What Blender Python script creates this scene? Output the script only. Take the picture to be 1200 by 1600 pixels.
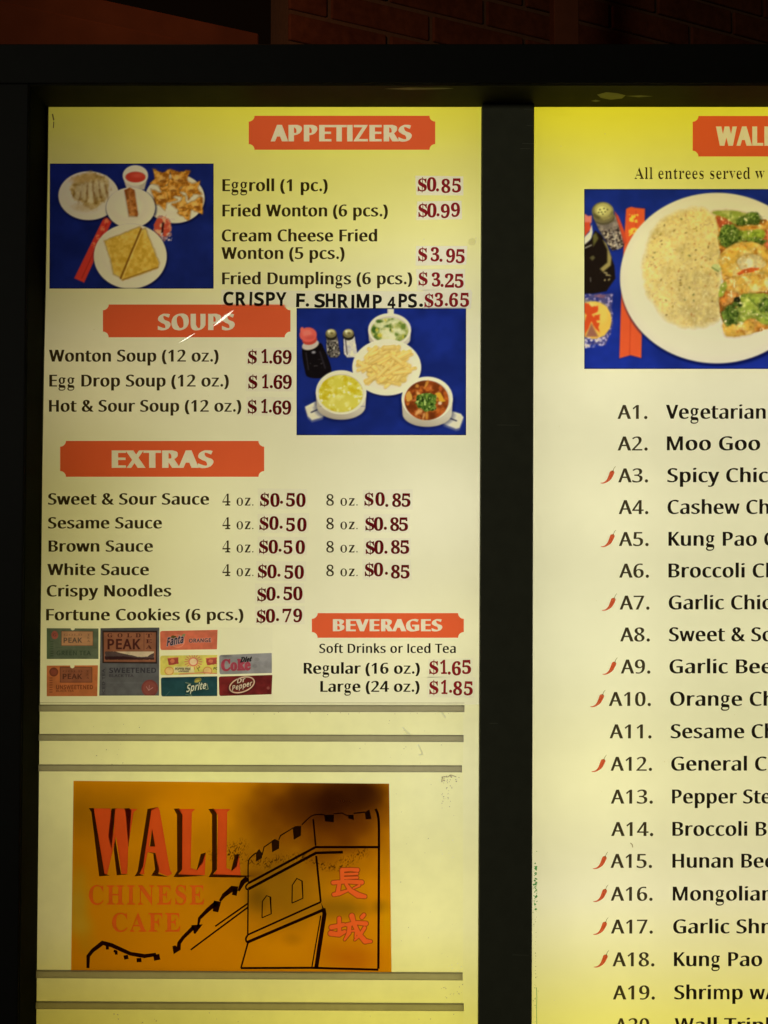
# Backlit drive-through menu board at night, seen close and slightly from below.
import bpy, math, random, string
import numpy as np
from mathutils import Vector
from mathutils.geometry import delaunay_2d_cdt

for o in list(bpy.data.objects):
    bpy.data.objects.remove(o)
SC = bpy.context.scene
COL = SC.collection
random.seed(7)
RNG = np.random.default_rng(7)

# ------------------------------------------------------------------ camera
FPX = 1715.0                       # focal length in photo pixels (photo 1200 x 1600)
DIST = 1.5                         # metres from the lens to the sheets
PITCH = math.radians(3.0)
CAM_Z = 1.45
cam_data = bpy.data.cameras.new('camera')
cam_data.sensor_fit = 'VERTICAL'
cam_data.sensor_height = 24.0
cam_data.lens = 24.0 * FPX / 1600.0
cam_data.clip_start = 0.05
cam_data.clip_end = 100.0
cam = bpy.data.objects.new('camera', cam_data)
cam.location = (0, -DIST, CAM_Z)
cam.rotation_euler = (math.pi / 2 + PITCH, 0, 0)
COL.objects.link(cam)
SC.camera = cam
CP, SP = math.cos(PITCH), math.sin(PITCH)


def P(px, py, y=0.0):
    """point of the vertical plane Y = y that is measured at photo pixel (px, py)"""
    u = (px - 600.0) / FPX
    v = (800.0 - py) / FPX
    dy, dz = CP - v * SP, SP + v * CP
    t = (y + DIST) / dy
    return Vector((u * t, y, CAM_Z + dz * t))


PX = DIST / FPX                    # about one photo pixel on the sheets, in metres

# ------------------------------------------------------------------ world, lamps, exposure
world = bpy.data.worlds.new('World')
SC.world = world
world.use_nodes = True
world.node_tree.nodes['Background'].inputs[0].default_value = (1.0, 0.45, 0.2, 1)
world.node_tree.nodes['Background'].inputs[1].default_value = 0.0025
SC.view_settings.view_transform = 'Standard'
SC.view_settings.look = 'None'
SC.view_settings.exposure = 0.0
SC.view_settings.gamma = 1.0
SC.view_settings.use_curve_mapping = False
SC.render.engine = 'CYCLES'
SC.cycles.use_denoising = True
SC.cycles.max_bounces = 10
SC.cycles.diffuse_bounces = 6
SC.cycles.transmission_bounces = 8
SC.cycles.transparent_max_bounces = 12
SC.cycles.caustics_reflective = False


def area_lamp(name, loc, sx, sy, radiance, rot=(0, 0, 0)):
    m = max(max(radiance), 1e-4)
    d = bpy.data.lights.new(name, 'AREA')
    d.shape = 'RECTANGLE'
    d.size, d.size_y = sx, sy
    d.color = [c / m for c in radiance]
    d.energy = m * math.pi * sx * sy
    o = bpy.data.objects.new(name, d)
    o.location = loc
    o.rotation_euler = rot
    COL.objects.link(o)
    return o


# fluorescent lamps inside the cabinet, behind the translucent sheets: photo x, y, width, height (m), rgb radiance
LAMPS = [
    (124.5, 165.0, 0.149, 0.092, 0.45, 0.38, 0.69), (313.5, 165.0, 0.149, 0.092, 1.26, 1.07, 0.8),
    (502.5, 165.0, 0.149, 0.092, 1.46, 1.36, 0.79), (691.5, 165.0, 0.149, 0.092, 1.61, 1.42, 0.92),
    (124.5, 375.0, 0.149, 0.092, 0.42, 0.32, 0.22), (313.5, 375.0, 0.149, 0.092, 1.29, 1.15, 0.68),
    (502.5, 375.0, 0.149, 0.092, 1.43, 1.38, 0.99), (691.5, 375.0, 0.149, 0.092, 2.45, 2.37, 2.47),
    (124.5, 585.0, 0.149, 0.092, 1.17, 1.01, 0.64), (313.5, 585.0, 0.149, 0.092, 1.29, 1.2, 0.98),
    (502.5, 585.0, 0.149, 0.092, 1.27, 1.19, 0.96), (691.5, 585.0, 0.149, 0.092, 2.35, 2.33, 1.81),
    (124.5, 795.0, 0.149, 0.092, 0.55, 0.45, 0.0), (313.5, 795.0, 0.149, 0.092, 1.84, 1.78, 1.14),
    (502.5, 795.0, 0.149, 0.092, 1.37, 1.31, 1.1), (691.5, 795.0, 0.149, 0.092, 2.52, 2.45, 2.33),
    (124.5, 1005.0, 0.149, 0.092, 1.35, 1.21, 0.58), (313.5, 1005.0, 0.149, 0.092, 1.65, 1.59, 1.11),
    (502.5, 1005.0, 0.149, 0.092, 1.71, 1.61, 1.55), (691.5, 1005.0, 0.149, 0.092, 2.4, 2.33, 1.67),
    (124.5, 1215.0, 0.149, 0.092, 1.44, 1.3, 0.84), (313.5, 1215.0, 0.149, 0.092, 1.86, 1.85, 0.87),
    (502.5, 1215.0, 0.149, 0.092, 1.42, 1.41, 0.89), (691.5, 1215.0, 0.149, 0.092, 2.13, 2.11, 2.03),
    (124.5, 1425.0, 0.149, 0.092, 0.97, 0.82, 0.52), (313.5, 1425.0, 0.149, 0.092, 1.25, 1.12, 0.71),
    (502.5, 1425.0, 0.149, 0.092, 1.18, 1.07, 0.72), (691.5, 1425.0, 0.149, 0.092, 2.47, 2.4, 1.62),
    (124.5, 1635.0, 0.149, 0.092, 0.92, 0.67, 0.26), (313.5, 1635.0, 0.149, 0.092, 1.26, 1.1, 0.65),
    (502.5, 1635.0, 0.149, 0.092, 1.89, 1.64, 0.93), (691.5, 1635.0, 0.149, 0.092, 2.22, 2.0, 1.27),
    (925.0, 165.0, 0.19, 0.092, 1.84, 1.57, 0.3), (1167.0, 165.0, 0.19, 0.092, 1.34, 1.12, 0.36),
    (1409.0, 165.0, 0.19, 0.092, 2.27, 1.99, 0.79), (925.0, 375.0, 0.19, 0.092, 2.33, 2.29, 1.83),
    (1167.0, 375.0, 0.19, 0.092, 1.2, 1.1, 0.62), (1409.0, 375.0, 0.19, 0.092, 2.21, 2.08, 1.37),
    (925.0, 585.0, 0.19, 0.092, 2.36, 2.3, 2.05), (1167.0, 585.0, 0.19, 0.092, 1.62, 1.56, 1.56),
    (1409.0, 585.0, 0.19, 0.092, 2.61, 2.53, 2.48), (925.0, 795.0, 0.19, 0.092, 2.35, 2.28, 1.96),
    (1167.0, 795.0, 0.19, 0.092, 1.31, 1.27, 1.06), (1409.0, 795.0, 0.19, 0.092, 2.29, 2.22, 1.87),
    (925.0, 1005.0, 0.19, 0.092, 2.25, 2.23, 1.93), (1167.0, 1005.0, 0.19, 0.092, 1.47, 1.44, 1.16),
    (1409.0, 1005.0, 0.19, 0.092, 2.43, 2.4, 1.95), (925.0, 1215.0, 0.19, 0.092, 2.44, 2.35, 1.58),
    (1167.0, 1215.0, 0.19, 0.092, 1.37, 1.32, 0.93), (1409.0, 1215.0, 0.19, 0.092, 2.34, 2.26, 1.6),
    (925.0, 1425.0, 0.19, 0.092, 2.22, 2.14, 1.92), (1167.0, 1425.0, 0.19, 0.092, 1.47, 1.38, 1.24),
    (1409.0, 1425.0, 0.19, 0.092, 2.43, 2.3, 1.98), (925.0, 1635.0, 0.19, 0.092, 2.57, 2.31, 1.19),
    (1167.0, 1635.0, 0.19, 0.092, 1.91, 1.64, 0.75), (1409.0, 1635.0, 0.19, 0.092, 2.85, 2.49, 1.22),
]

LAMP_DEPTH = 0.14
BACKLIGHT = 1.0
for lx, ly, lw, lh, lr, lg, lb in LAMPS:
    if max(lr, lg, lb) < 0.02:
        continue
    area_lamp('backlight_lamp', P(lx, ly) + Vector((0, LAMP_DEPTH, 0)), lw, lh,
              [BACKLIGHT * c for c in (lr, lg, lb)], (-math.pi / 2, 0, 0))
# unseen fill light added behind and above the viewer, off to the left
FRONT_FILL_AT = (-1.95, -4.5, 2.5)
area_lamp('front_fill_light', FRONT_FILL_AT, 0.6, 0.6, (27.0, 26.0, 21.0),
          (math.radians(80), 0, math.radians(-22)))
# unseen warm light added to brighten the corner of the brick wall
area_lamp('wall_fill_light', (-0.42, 0.10, 2.72), 0.12, 0.12, (32.0, 12.5, 4.6),
          (math.radians(42), 0, math.radians(-28)))


# ------------------------------------------------------------------ helpers: objects
def lin(c):
    c = np.asarray(c, float) / 255.0
    return np.where(c <= 0.04045, c / 12.92, ((c + 0.055) / 1.055) ** 2.4)


REF = lin((222, 214, 166))         # what bare sheet looks like in the brightest part


def ink(c):
    """ink transmittance for a printed colour seen as sRGB c where bare sheet shows REF"""
    return np.clip(lin(c) / REF, 0.002, 0.98)


MATS = {}


def new_mat(name):
    m = bpy.data.materials.new(name)
    m.use_nodes = True
    m.node_tree.nodes.clear()
    return m, m.node_tree


def film(name, color, variation=0.0, scale=40.0):
    """translucent printed film or acrylic"""
    if name in MATS:
        return MATS[name]
    m, nt = new_mat(name)
    out = nt.nodes.new('ShaderNodeOutputMaterial')
    tr = nt.nodes.new('ShaderNodeBsdfTranslucent')
    tr.inputs[0].default_value = (*color, 1)
    if variation:
        geo = nt.nodes.new('ShaderNodeNewGeometry')
        n1 = nt.nodes.new('ShaderNodeTexNoise')
        n1.inputs['Scale'].default_value = scale
        n1.inputs['Detail'].default_value = 6
        n2 = nt.nodes.new('ShaderNodeTexNoise')
        n2.inputs['Scale'].default_value = 9.0
        n2.inputs['Detail'].default_value = 3
        nt.links.new(geo.outputs['Position'], n1.inputs['Vector'])
        nt.links.new(geo.outputs['Position'], n2.inputs['Vector'])
        add = nt.nodes.new('ShaderNodeMath'); add.operation = 'ADD'
        nt.links.new(n1.outputs[0], add.inputs[0]); nt.links.new(n2.outputs[0], add.inputs[1])
        mr = nt.nodes.new('ShaderNodeMapRange')
        mr.inputs['From Min'].default_value = 0.7; mr.inputs['From Max'].default_value = 1.3
        mr.inputs['To Min'].default_value = 1 - variation; mr.inputs['To Max'].default_value = 1 + variation
        nt.links.new(add.outputs[0], mr.inputs['Value'])
        mul = nt.nodes.new('ShaderNodeVectorMath'); mul.operation = 'SCALE'
        mul.inputs[0].default_value = color
        nt.links.new(mr.outputs[0], mul.inputs['Scale'])
        nt.links.new(mul.outputs[0], tr.inputs[0])
    nt.links.new(tr.outputs[0], out.inputs[0])
    MATS[name] = m
    return m


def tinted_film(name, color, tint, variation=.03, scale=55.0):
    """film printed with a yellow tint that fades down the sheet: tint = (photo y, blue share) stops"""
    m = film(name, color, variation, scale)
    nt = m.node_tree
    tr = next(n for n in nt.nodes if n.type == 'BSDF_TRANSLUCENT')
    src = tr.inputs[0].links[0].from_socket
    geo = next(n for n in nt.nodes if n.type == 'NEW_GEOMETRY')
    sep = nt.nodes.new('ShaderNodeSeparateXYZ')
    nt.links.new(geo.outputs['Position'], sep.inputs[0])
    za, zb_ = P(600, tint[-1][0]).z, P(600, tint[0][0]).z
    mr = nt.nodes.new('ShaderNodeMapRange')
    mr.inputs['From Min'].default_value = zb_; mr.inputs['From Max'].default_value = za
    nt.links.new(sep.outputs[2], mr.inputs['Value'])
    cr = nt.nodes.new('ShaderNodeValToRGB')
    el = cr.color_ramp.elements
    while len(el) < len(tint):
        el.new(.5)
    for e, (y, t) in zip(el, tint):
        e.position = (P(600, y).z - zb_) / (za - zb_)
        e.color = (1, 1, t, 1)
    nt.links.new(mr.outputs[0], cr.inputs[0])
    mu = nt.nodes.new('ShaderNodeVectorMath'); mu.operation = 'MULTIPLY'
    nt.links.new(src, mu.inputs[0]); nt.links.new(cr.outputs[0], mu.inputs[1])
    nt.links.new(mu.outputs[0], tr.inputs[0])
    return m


def print_film():
    """printed picture: the ink colours are stored per vertex"""
    if 'printed_picture' in MATS:
        return MATS['printed_picture']
    m, nt = new_mat('printed_picture')
    out = nt.nodes.new('ShaderNodeOutputMaterial')
    tr = nt.nodes.new('ShaderNodeBsdfTranslucent')
    at = nt.nodes.new('ShaderNodeAttribute'); at.attribute_name = 'ink'
    nt.links.new(at.outputs['Color'], tr.inputs[0])
    nt.links.new(tr.outputs[0], out.inputs[0])
    MATS['printed_picture'] = m
    return m


def solid(name, color, rough=0.5, metallic=0.0, bump=0.0, spec=0.5, var=0.25, scale=30.0):
    if name in MATS:
        return MATS[name]
    m, nt = new_mat(name)
    out = nt.nodes.new('ShaderNodeOutputMaterial')
    b = nt.nodes.new('ShaderNodeBsdfPrincipled')
    geo = nt.nodes.new('ShaderNodeNewGeometry')
    n = nt.nodes.new('ShaderNodeTexNoise')
    n.inputs['Scale'].default_value = scale; n.inputs['Detail'].default_value = 8
    nt.links.new(geo.outputs['Position'], n.inputs['Vector'])
    mx = nt.nodes.new('ShaderNodeMix'); mx.data_type = 'RGBA'
    mx.inputs['A'].default_value = (*[c * (1 - var) for c in color], 1)
    mx.inputs['B'].default_value = (*[c * (1 + var) for c in color], 1)
    nt.links.new(n.outputs[0], mx.inputs['Factor'])
    nt.links.new(mx.outputs['Result'], b.inputs['Base Color'])
    b.inputs['Roughness'].default_value = rough
    b.inputs['Metallic'].default_value = metallic
    b.inputs['Specular IOR Level'].default_value = spec
    if bump:
        bp = nt.nodes.new('ShaderNodeBump'); bp.inputs['Strength'].default_value = bump
        bp.inputs['Distance'].default_value = 0.002
        nt.links.new(n.outputs[0], bp.inputs['Height']); nt.links.new(bp.outputs[0], b.inputs['Normal'])
    nt.links.new(b.outputs[0], out.inputs[0])
    MATS[name] = m
    return m


def root(name, label, cat, loc, group=None):
    o = bpy.data.objects.new(name, None)
    o.empty_display_size = 0.02
    o.location = loc
    COL.objects.link(o)
    o['label'] = label
    o['category'] = cat
    if group:
        o['group'] = group
    return o


def world_loc(o):
    v = Vector((0, 0, 0))
    while o is not None:
        v += Vector(o.location)
        o = o.parent
    return v


def mesh_obj(name, verts, faces, mats, parent=None, fmat=None, smooth=False):
    """verts are world coordinates; mesh is stored relative to its parent"""
    off = world_loc(parent)
    me = bpy.data.meshes.new(name)
    me.from_pydata([Vector(v) - off for v in verts], [], faces)
    for m in (mats if isinstance(mats, (list, tuple)) else [mats]):
        me.materials.append(m)
    if fmat:
        me.polygons.foreach_set('material_index', fmat)
    if smooth:
        me.polygons.foreach_set('use_smooth', [True] * len(me.polygons))
    me.update()
    o = bpy.data.objects.new(name, me)
    COL.objects.link(o)
    if parent is not None:
        o.parent = parent
    return o


class MB:
    def __init__(self):
        self.v, self.f, self.m = [], [], []

    def add(self, verts, faces, mat=0):
        n = len(self.v)
        self.v += [Vector(q) for q in verts]
        self.f += [tuple(i + n for i in f) for f in faces]
        self.m += [mat] * len(faces)

    def hexa(self, q, mat=0):
        """eight corners: four of the front (counter-clockwise), then four of the back"""
        self.add(q, [(0, 1, 2, 3), (7, 6, 5, 4), (4, 5, 1, 0), (5, 6, 2, 1), (6, 7, 3, 2), (7, 4, 0, 3)], mat)

    def box(self, x0, x1, y0, y1, z0, z1, mat=0):
        self.hexa([(x0, y0, z0), (x1, y0, z0), (x1, y0, z1), (x0, y0, z1),
                   (x0, y1, z0), (x1, y1, z0), (x1, y1, z1), (x0, y1, z1)], mat)

    def build(self, name, mats, parent=None, smooth=False):
        return mesh_obj(name, self.v, self.f, mats, parent, self.m, smooth)


def bevel(o, w, seg=2):
    md = o.modifiers.new('bevel', 'BEVEL')
    md.width = w
    md.segments = seg
    md.limit_method = 'ANGLE'
    return o


# ------------------------------------------------------------------ helpers: outlines and lettering
GLYPHS = {}
# sans outlines: per letter the advance, then closed contours as x, y pairs (cap height 400)
GLYPHS['sans'] = dict(zip(string.ascii_letters + string.digits + "&().$/-'+:", (
    [314,[120,-6,97,-4,76,2,58,12,43,26,32,44,27,66,26,92,31,116,38,130,54,148,86,165,142,177,221,181,218,225,213,240,204,251,189,260,170,265,127,262,74,243,59,280,95,295,133,303,172,305,209,299,231,290,248,276,259,257,267,234,269,204,269,0,233,0,224,43,221,43,197,18,176,4,154,-3],[132,34,153,36,173,42,190,51,204,64,218,96,220,147,165,145,129,139,103,130,87,117,80,104,77,88,77,73,82,58,89,48,102,40]],
    [345,[190,-6,158,-2,137,5,116,18,97,38,93,38,83,0,48,0,48,426,97,426,94,261,120,284,147,299,183,305,222,302,249,291,273,274,292,249,305,218,312,180,313,135,308,94,297,61,280,34,257,14,231,1],[183,35,218,43,234,54,243,65,258,101,263,151,255,209,242,236,234,246,211,260,182,264,141,258,124,247,115,237,102,202,97,150,103,92,119,59,141,43,156,38]],
    [269,[168,-6,138,-3,110,5,85,18,65,37,48,61,37,91,32,128,31,159,34,190,43,224,53,245,71,269,93,286,119,298,148,304,181,306,216,301,250,290,235,249,200,259,173,263,153,262,125,253,104,234,90,207,85,190,82,149,84,119,92,85,108,60,124,47,151,38,182,37,211,42,245,54,245,11,208,-2]],
    [345,[154,-6,122,-2,87,13,64,33,47,60,36,94,31,135,34,193,43,229,58,258,79,281,104,296,133,304,168,305,197,300,220,288,248,262,251,262,248,304,248,426,297,426,297,0,257,0,250,40,248,40,228,19,207,5,180,-3],[162,35,202,42,220,52,229,61,243,94,248,149,242,207,226,241,216,250,196,260,161,265,146,264,127,257,110,245,102,233,87,196,82,148,87,101,102,65,115,50,127,43]],
    [316,[175,-6,151,-4,121,3,94,15,76,28,57,50,46,71,35,102,32,129,31,158,35,194,44,225,58,252,77,274,100,290,119,299,148,305,171,306,200,302,224,292,245,278,262,259,275,236,282,216,287,186,287,141,82,141,85,112,95,81,108,63,131,46,160,37,199,37,233,43,274,57,274,14,229,-1],[83,180,236,180,236,187,227,226,210,250,190,262,156,265,126,257,107,243,91,216]],
    [193,[61,0,61,262,8,262,8,285,61,302,62,341,68,369,78,392,98,412,125,424,150,428,182,427,217,418,204,380,171,388,145,387,128,378,116,360,111,339,110,300,186,300,186,262,110,262,110,0]],
    [287,[128,-123,87,-121,55,-113,27,-96,14,-75,13,-60,20,-45,36,-32,60,-22,40,-10,24,10,21,27,25,47,45,71,90,97,54,116,31,141,20,174,20,197,25,217,35,235,53,254,77,268,106,277,152,279,179,275,205,267,278,267,278,235,235,235,251,209,256,179,251,150,233,122,210,104,185,94,108,88,94,77,88,63,92,53,106,45,203,40,233,34,254,23,268,8,275,-12,277,-41,271,-64,253,-89,223,-108,181,-119],[138,109,153,112,166,124,172,146,175,185,173,219,167,242,156,256,138,261,120,256,109,242,102,219,100,185,102,152,109,128,120,114],[141,-102,187,-98,217,-86,230,-66,231,-52,227,-43,216,-35,195,-31,85,-30,72,-42,65,-56,65,-70,71,-81,83,-91,96,-97]],
    [346,[48,0,48,426,97,426,97,296,94,259,97,259,119,282,142,296,168,303,202,305,231,301,261,289,279,274,291,253,301,207,301,0,252,0,252,192,249,218,241,238,228,253,209,262,185,264,142,257,124,246,112,230,102,202,98,175,97,0]],
    [145,[73,350,59,353,51,360,46,368,44,382,45,393,51,404,59,410,73,413,85,410,94,404,100,393,101,382,100,370,94,360,85,353],[48,0,48,300,97,300,97,0]],
    [145,[73,350,59,353,51,360,46,368,44,382,45,393,51,404,59,410,73,413,85,410,94,404,100,393,101,382,100,370,94,360,85,353],[12,-134,-31,-128,-31,-88,-4,-93,20,-92,36,-84,45,-70,48,-46,48,300,97,300,95,-68,84,-100,68,-119,44,-131]],
    [299,[48,0,48,426,96,426,94,155,228,300,286,300,164,172,294,0,235,0,131,140,96,110,96,0]],
    [145,[48,0,48,426,97,426,97,0]],
    [524,[48,0,48,300,87,300,95,259,97,259,114,280,131,292,155,302,181,306,212,304,244,293,267,274,278,255,281,255,299,278,317,291,338,300,366,305,396,305,422,299,448,285,462,268,474,237,478,207,478,0,430,0,430,193,427,219,420,239,408,253,391,262,369,264,345,262,320,252,306,239,294,215,288,175,287,0,239,0,239,193,236,219,229,239,216,253,199,262,177,264,139,257,122,246,111,231,101,202,98,176,97,0]],
    [346,[48,0,48,300,87,300,95,259,128,289,170,304,192,306,222,304,247,297,268,285,283,268,291,254,300,218,301,0,252,0,252,192,249,218,241,238,228,253,209,262,185,264,143,257,125,246,112,231,104,210,98,176,97,0]],
    [339,[169,-6,138,-3,111,6,86,21,70,35,52,59,40,88,32,122,31,151,32,179,40,217,55,248,68,266,84,280,113,296,146,304,170,306,194,304,223,297,248,284,270,265,287,242,300,213,306,188,309,151,305,109,299,85,290,63,271,35,255,21,226,5,193,-4],[170,35,202,40,216,46,232,60,250,95,256,121,258,151,252,198,236,234,227,245,209,257,187,263,169,264,136,260,117,250,107,240,89,206,84,181,82,151,84,121,89,95,107,60,130,43,144,38]],
    [345,[48,-134,48,300,88,300,95,259,128,290,158,303,201,305,241,296,265,281,286,259,297,241,308,207,313,166,312,121,305,83,297,61,286,42,265,20,240,4,211,-4,177,-5,147,1,124,13,97,38,94,38,97,-7,97,-134],[183,35,203,38,216,43,240,64,257,102,263,151,261,180,256,206,239,239,223,253,211,259,182,264,142,258,125,248,117,239,102,206,97,151,103,93,119,60,141,43,156,38]],
    [345,[248,-134,248,0,250,40,247,40,220,13,197,1,167,-5,132,-4,104,4,72,26,53,50,39,82,32,120,31,165,36,205,43,229,53,249,72,274,96,292,114,300,155,306,192,301,221,287,250,259,258,300,297,300,297,-134],[162,35,202,42,219,52,228,61,243,93,248,149,241,208,225,241,209,254,196,260,161,265,146,264,126,257,110,245,101,233,87,196,82,148,87,101,102,65,116,50,127,43,140,38]],
    [231,[48,0,48,300,88,300,94,245,96,245,120,277,153,299,181,306,223,303,217,257,184,261,158,257,130,240,111,218,101,194,97,172,97,0]],
    [268,[123,-6,74,-2,29,13,29,58,63,45,93,37,124,34,157,37,175,44,189,57,195,74,193,91,185,104,170,115,80,155,50,174,38,189,31,204,29,226,31,248,40,266,48,276,66,289,88,298,113,304,141,306,197,299,237,286,220,246,168,263,126,265,107,262,92,256,81,247,76,236,77,218,88,203,107,191,179,161,209,145,230,126,241,101,243,83,240,59,231,38,217,22,181,2,154,-4]],
    [202,[139,-6,113,-3,92,4,75,17,62,35,55,55,52,80,52,262,9,262,9,286,52,305,72,369,101,369,101,300,188,300,188,262,101,262,101,89,106,61,117,45,136,36,159,35,190,41,190,3,168,-3]],
    [346,[154,-6,114,-1,84,11,62,32,51,54,45,93,44,300,94,300,94,107,97,81,105,61,118,47,137,38,161,35,203,42,221,53,234,69,242,90,249,124,249,300,299,300,299,0,258,0,251,40,249,40,235,23,213,8,187,-2]],
    [285,[114,0,0,300,53,300,122,107,141,44,143,44,168,123,232,300,285,300,170,0]],
    [440,[89,1,6,301,57,301,103,121,118,51,120,51,138,124,194,301,248,301,305,112,319,52,322,52,329,90,384,301,434,301,351,1,293,1,236,188,221,249,218,249,203,183,145,1]],
    [296,[10,0,119,154,15,300,71,300,148,187,225,300,281,300,177,154,286,0,230,0,148,120,66,0]],
    [286,[47,-134,6,-130,6,-91,49,-94,67,-89,77,-82,100,-54,122,-1,1,300,53,300,125,112,143,48,146,48,165,112,232,300,286,300,142,-73,125,-98,105,-118,79,-130]],
    [263,[22,0,22,32,183,262,31,262,31,300,238,300,238,263,78,38,241,38,241,0]],
    [358,[0,0,156,402,202,402,357,0,305,0,257,124,99,124,51,0],[115,169,242,169,196,293,178,350,161,292]],
    [364,[54,0,54,400,210,398,246,392,282,378,302,362,314,340,320,311,317,275,308,252,292,234,271,220,244,212,244,210,273,202,294,193,311,179,324,161,332,137,334,103,331,83,320,57,310,43,289,24,262,11,242,5,208,0],[105,230,207,231,229,236,245,243,259,258,267,277,267,308,260,328,245,343,215,353,181,357,105,357],[105,43,205,43,231,48,250,56,267,72,278,99,279,130,270,156,249,175,220,185,192,187,105,188]],
    [354,[218,-6,172,-2,133,11,100,31,74,58,55,91,42,131,35,176,35,224,42,268,56,307,71,333,98,362,130,385,169,399,202,405,251,405,296,397,337,382,317,339,271,356,236,361,190,357,158,346,132,326,111,300,97,267,89,229,89,171,100,122,122,82,146,60,165,50,187,43,225,39,270,42,321,54,321,11,275,-2]],
    [409,[54,0,54,400,212,398,254,389,299,368,328,343,351,312,366,274,373,241,374,184,370,148,355,100,339,74,320,51,296,33,269,18,238,8,185,1],[105,43,190,45,242,57,263,69,281,83,296,100,307,121,320,172,321,218,315,259,307,283,296,303,282,320,255,339,223,351,198,355,105,357]],
    [311,[54,0,54,400,278,400,278,356,105,356,105,231,268,231,268,187,105,187,105,44,278,44,278,0]],
    [291,[54,0,54,400,278,400,278,356,105,356,105,214,267,214,267,170,105,170,105,0]],
    [408,[226,-6,179,-2,139,10,105,30,71,65,52,100,40,141,34,200,38,248,50,290,70,326,96,356,130,380,170,396,204,403,255,405,299,401,361,382,342,338,294,355,256,361,211,360,175,351,144,334,119,309,101,279,90,242,87,200,89,164,97,131,109,102,127,78,151,59,172,48,207,40,266,39,316,48,316,166,228,166,228,211,366,211,366,15,301,-1]],
    [415,[54,0,54,400,105,400,105,231,310,231,310,400,360,400,360,0,310,0,310,187,105,187,105,0]],
    [190,[22,0,22,29,69,40,69,360,22,371,22,400,167,400,167,371,120,360,120,40,167,29,167,0]],
    [153,[-2,-106,-24,-105,-44,-99,-44,-57,-10,-62,16,-59,35,-49,48,-28,52,2,52,400,102,400,102,6,99,-26,88,-60,67,-84,32,-102]],
    [347,[54,0,54,400,105,400,105,203,282,400,341,400,182,226,347,0,287,0,146,191,105,155,105,0]],
    [294,[54,0,54,400,105,400,105,45,280,45,280,0]],
    [508,[54,0,54,400,129,400,252,72,254,72,380,400,454,400,454,0,404,0,404,258,408,350,406,350,272,0,231,0,99,351,97,351,101,262,101,0]],
    [426,[54,0,54,400,113,400,326,69,328,69,324,163,324,400,371,400,371,0,313,0,99,332,96,332,101,242,101,0]],
    [438,[219,-6,184,-3,142,7,108,26,80,51,63,75,47,112,37,154,34,201,37,248,47,290,63,326,80,350,108,375,142,394,173,402,220,406,265,402,294,394,328,375,356,350,373,327,390,290,400,248,403,201,400,153,390,111,373,74,356,51,328,26,294,7,254,-3],[219,38,268,45,297,59,312,73,325,91,339,121,347,158,350,201,349,230,342,268,330,301,319,319,305,334,278,351,245,360,220,362,194,360,161,351,134,334,120,319,108,301,95,268,89,230,87,201,90,158,95,133,103,110,119,82,142,59,160,49,193,40]],
    [339,[54,0,54,400,190,399,228,392,258,380,287,356,297,341,307,314,310,293,309,263,296,220,285,204,270,190,231,167,184,157,105,156,105,0],[105,199,156,199,195,204,224,214,240,226,254,249,258,280,254,308,238,334,216,348,194,354,105,357]],
    [438,[310,-95,233,-5,195,-5,162,1,133,11,100,31,68,66,47,112,37,154,34,213,39,259,51,299,68,334,93,363,124,385,152,397,184,404,231,406,265,402,303,390,328,375,356,350,373,327,390,290,400,248,403,201,399,145,389,109,368,66,346,40,319,19,287,4,383,-95],[219,38,268,45,297,59,312,73,325,91,339,121,347,158,350,201,349,230,342,268,330,301,319,319,305,334,278,351,245,360,220,362,194,360,161,351,134,334,120,319,108,301,95,268,89,230,87,201,90,158,95,133,103,110,119,82,142,59,160,49,193,40]],
    [348,[54,0,54,400,193,399,229,393,259,382,282,366,301,336,309,308,309,268,301,237,285,214,261,194,230,179,340,0,281,0,184,165,105,165,105,0],[105,208,192,210,214,215,236,227,250,246,258,277,254,312,243,332,224,346,197,354,105,356]],
    [308,[138,-6,76,-1,29,13,29,62,67,48,109,40,149,38,186,44,208,55,225,76,231,97,228,124,219,141,201,156,100,201,60,230,46,248,38,270,34,295,35,322,42,344,53,363,74,382,95,393,119,401,147,405,211,402,272,383,256,340,225,351,191,359,153,361,127,357,108,348,91,331,85,313,86,288,95,267,113,250,143,234,216,203,241,189,257,175,271,155,278,136,281,113,280,87,267,52,256,37,235,18,207,5,187,-1]],
    [311,[131,0,131,356,6,356,6,400,305,400,305,356,181,356,181,0]],
    [410,[203,-6,161,-2,137,5,116,14,97,27,82,43,60,82,51,129,50,400,101,400,101,131,110,90,127,65,145,51,176,41,206,38,244,43,267,52,284,67,300,93,308,132,309,400,359,400,358,133,356,109,348,80,325,42,290,14,251,-1]],
    [336,[143,0,0,400,53,400,150,124,168,56,188,130,283,400,336,400,193,0]],
    [521,[113,0,7,400,59,400,127,135,141,61,158,144,232,400,285,400,362,141,380,61,396,141,461,400,514,400,407,0,356,0,278,262,258,341,244,276,164,0]],
    [328,[2,0,135,208,11,400,67,400,165,243,263,400,317,400,193,210,326,0,269,0,163,174,55,0]],
    [317,[133,0,133,153,0,400,55,400,159,203,263,400,317,400,184,155,184,0]],
    [320,[21,0,21,38,232,355,28,355,28,400,293,400,293,362,82,45,299,45,299,0]],
    [320,[160,-6,134,-3,101,8,82,21,60,49,43,86,36,114,30,146,27,201,30,250,36,292,47,329,58,352,77,377,102,394,125,402,160,406,197,401,218,393,245,372,260,352,272,329,285,287,292,238,293,201,291,152,284,109,274,72,258,42,237,19,218,6,195,-2],[160,36,184,40,198,47,215,62,224,77,238,128,243,201,238,272,224,323,215,338,198,354,177,363,160,364,143,363,121,354,104,338,96,323,81,272,77,201,81,129,96,77,109,56,121,47,135,40]],
    [320,[151,0,153,348,76,283,50,316,158,400,199,400,199,0]],
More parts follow.
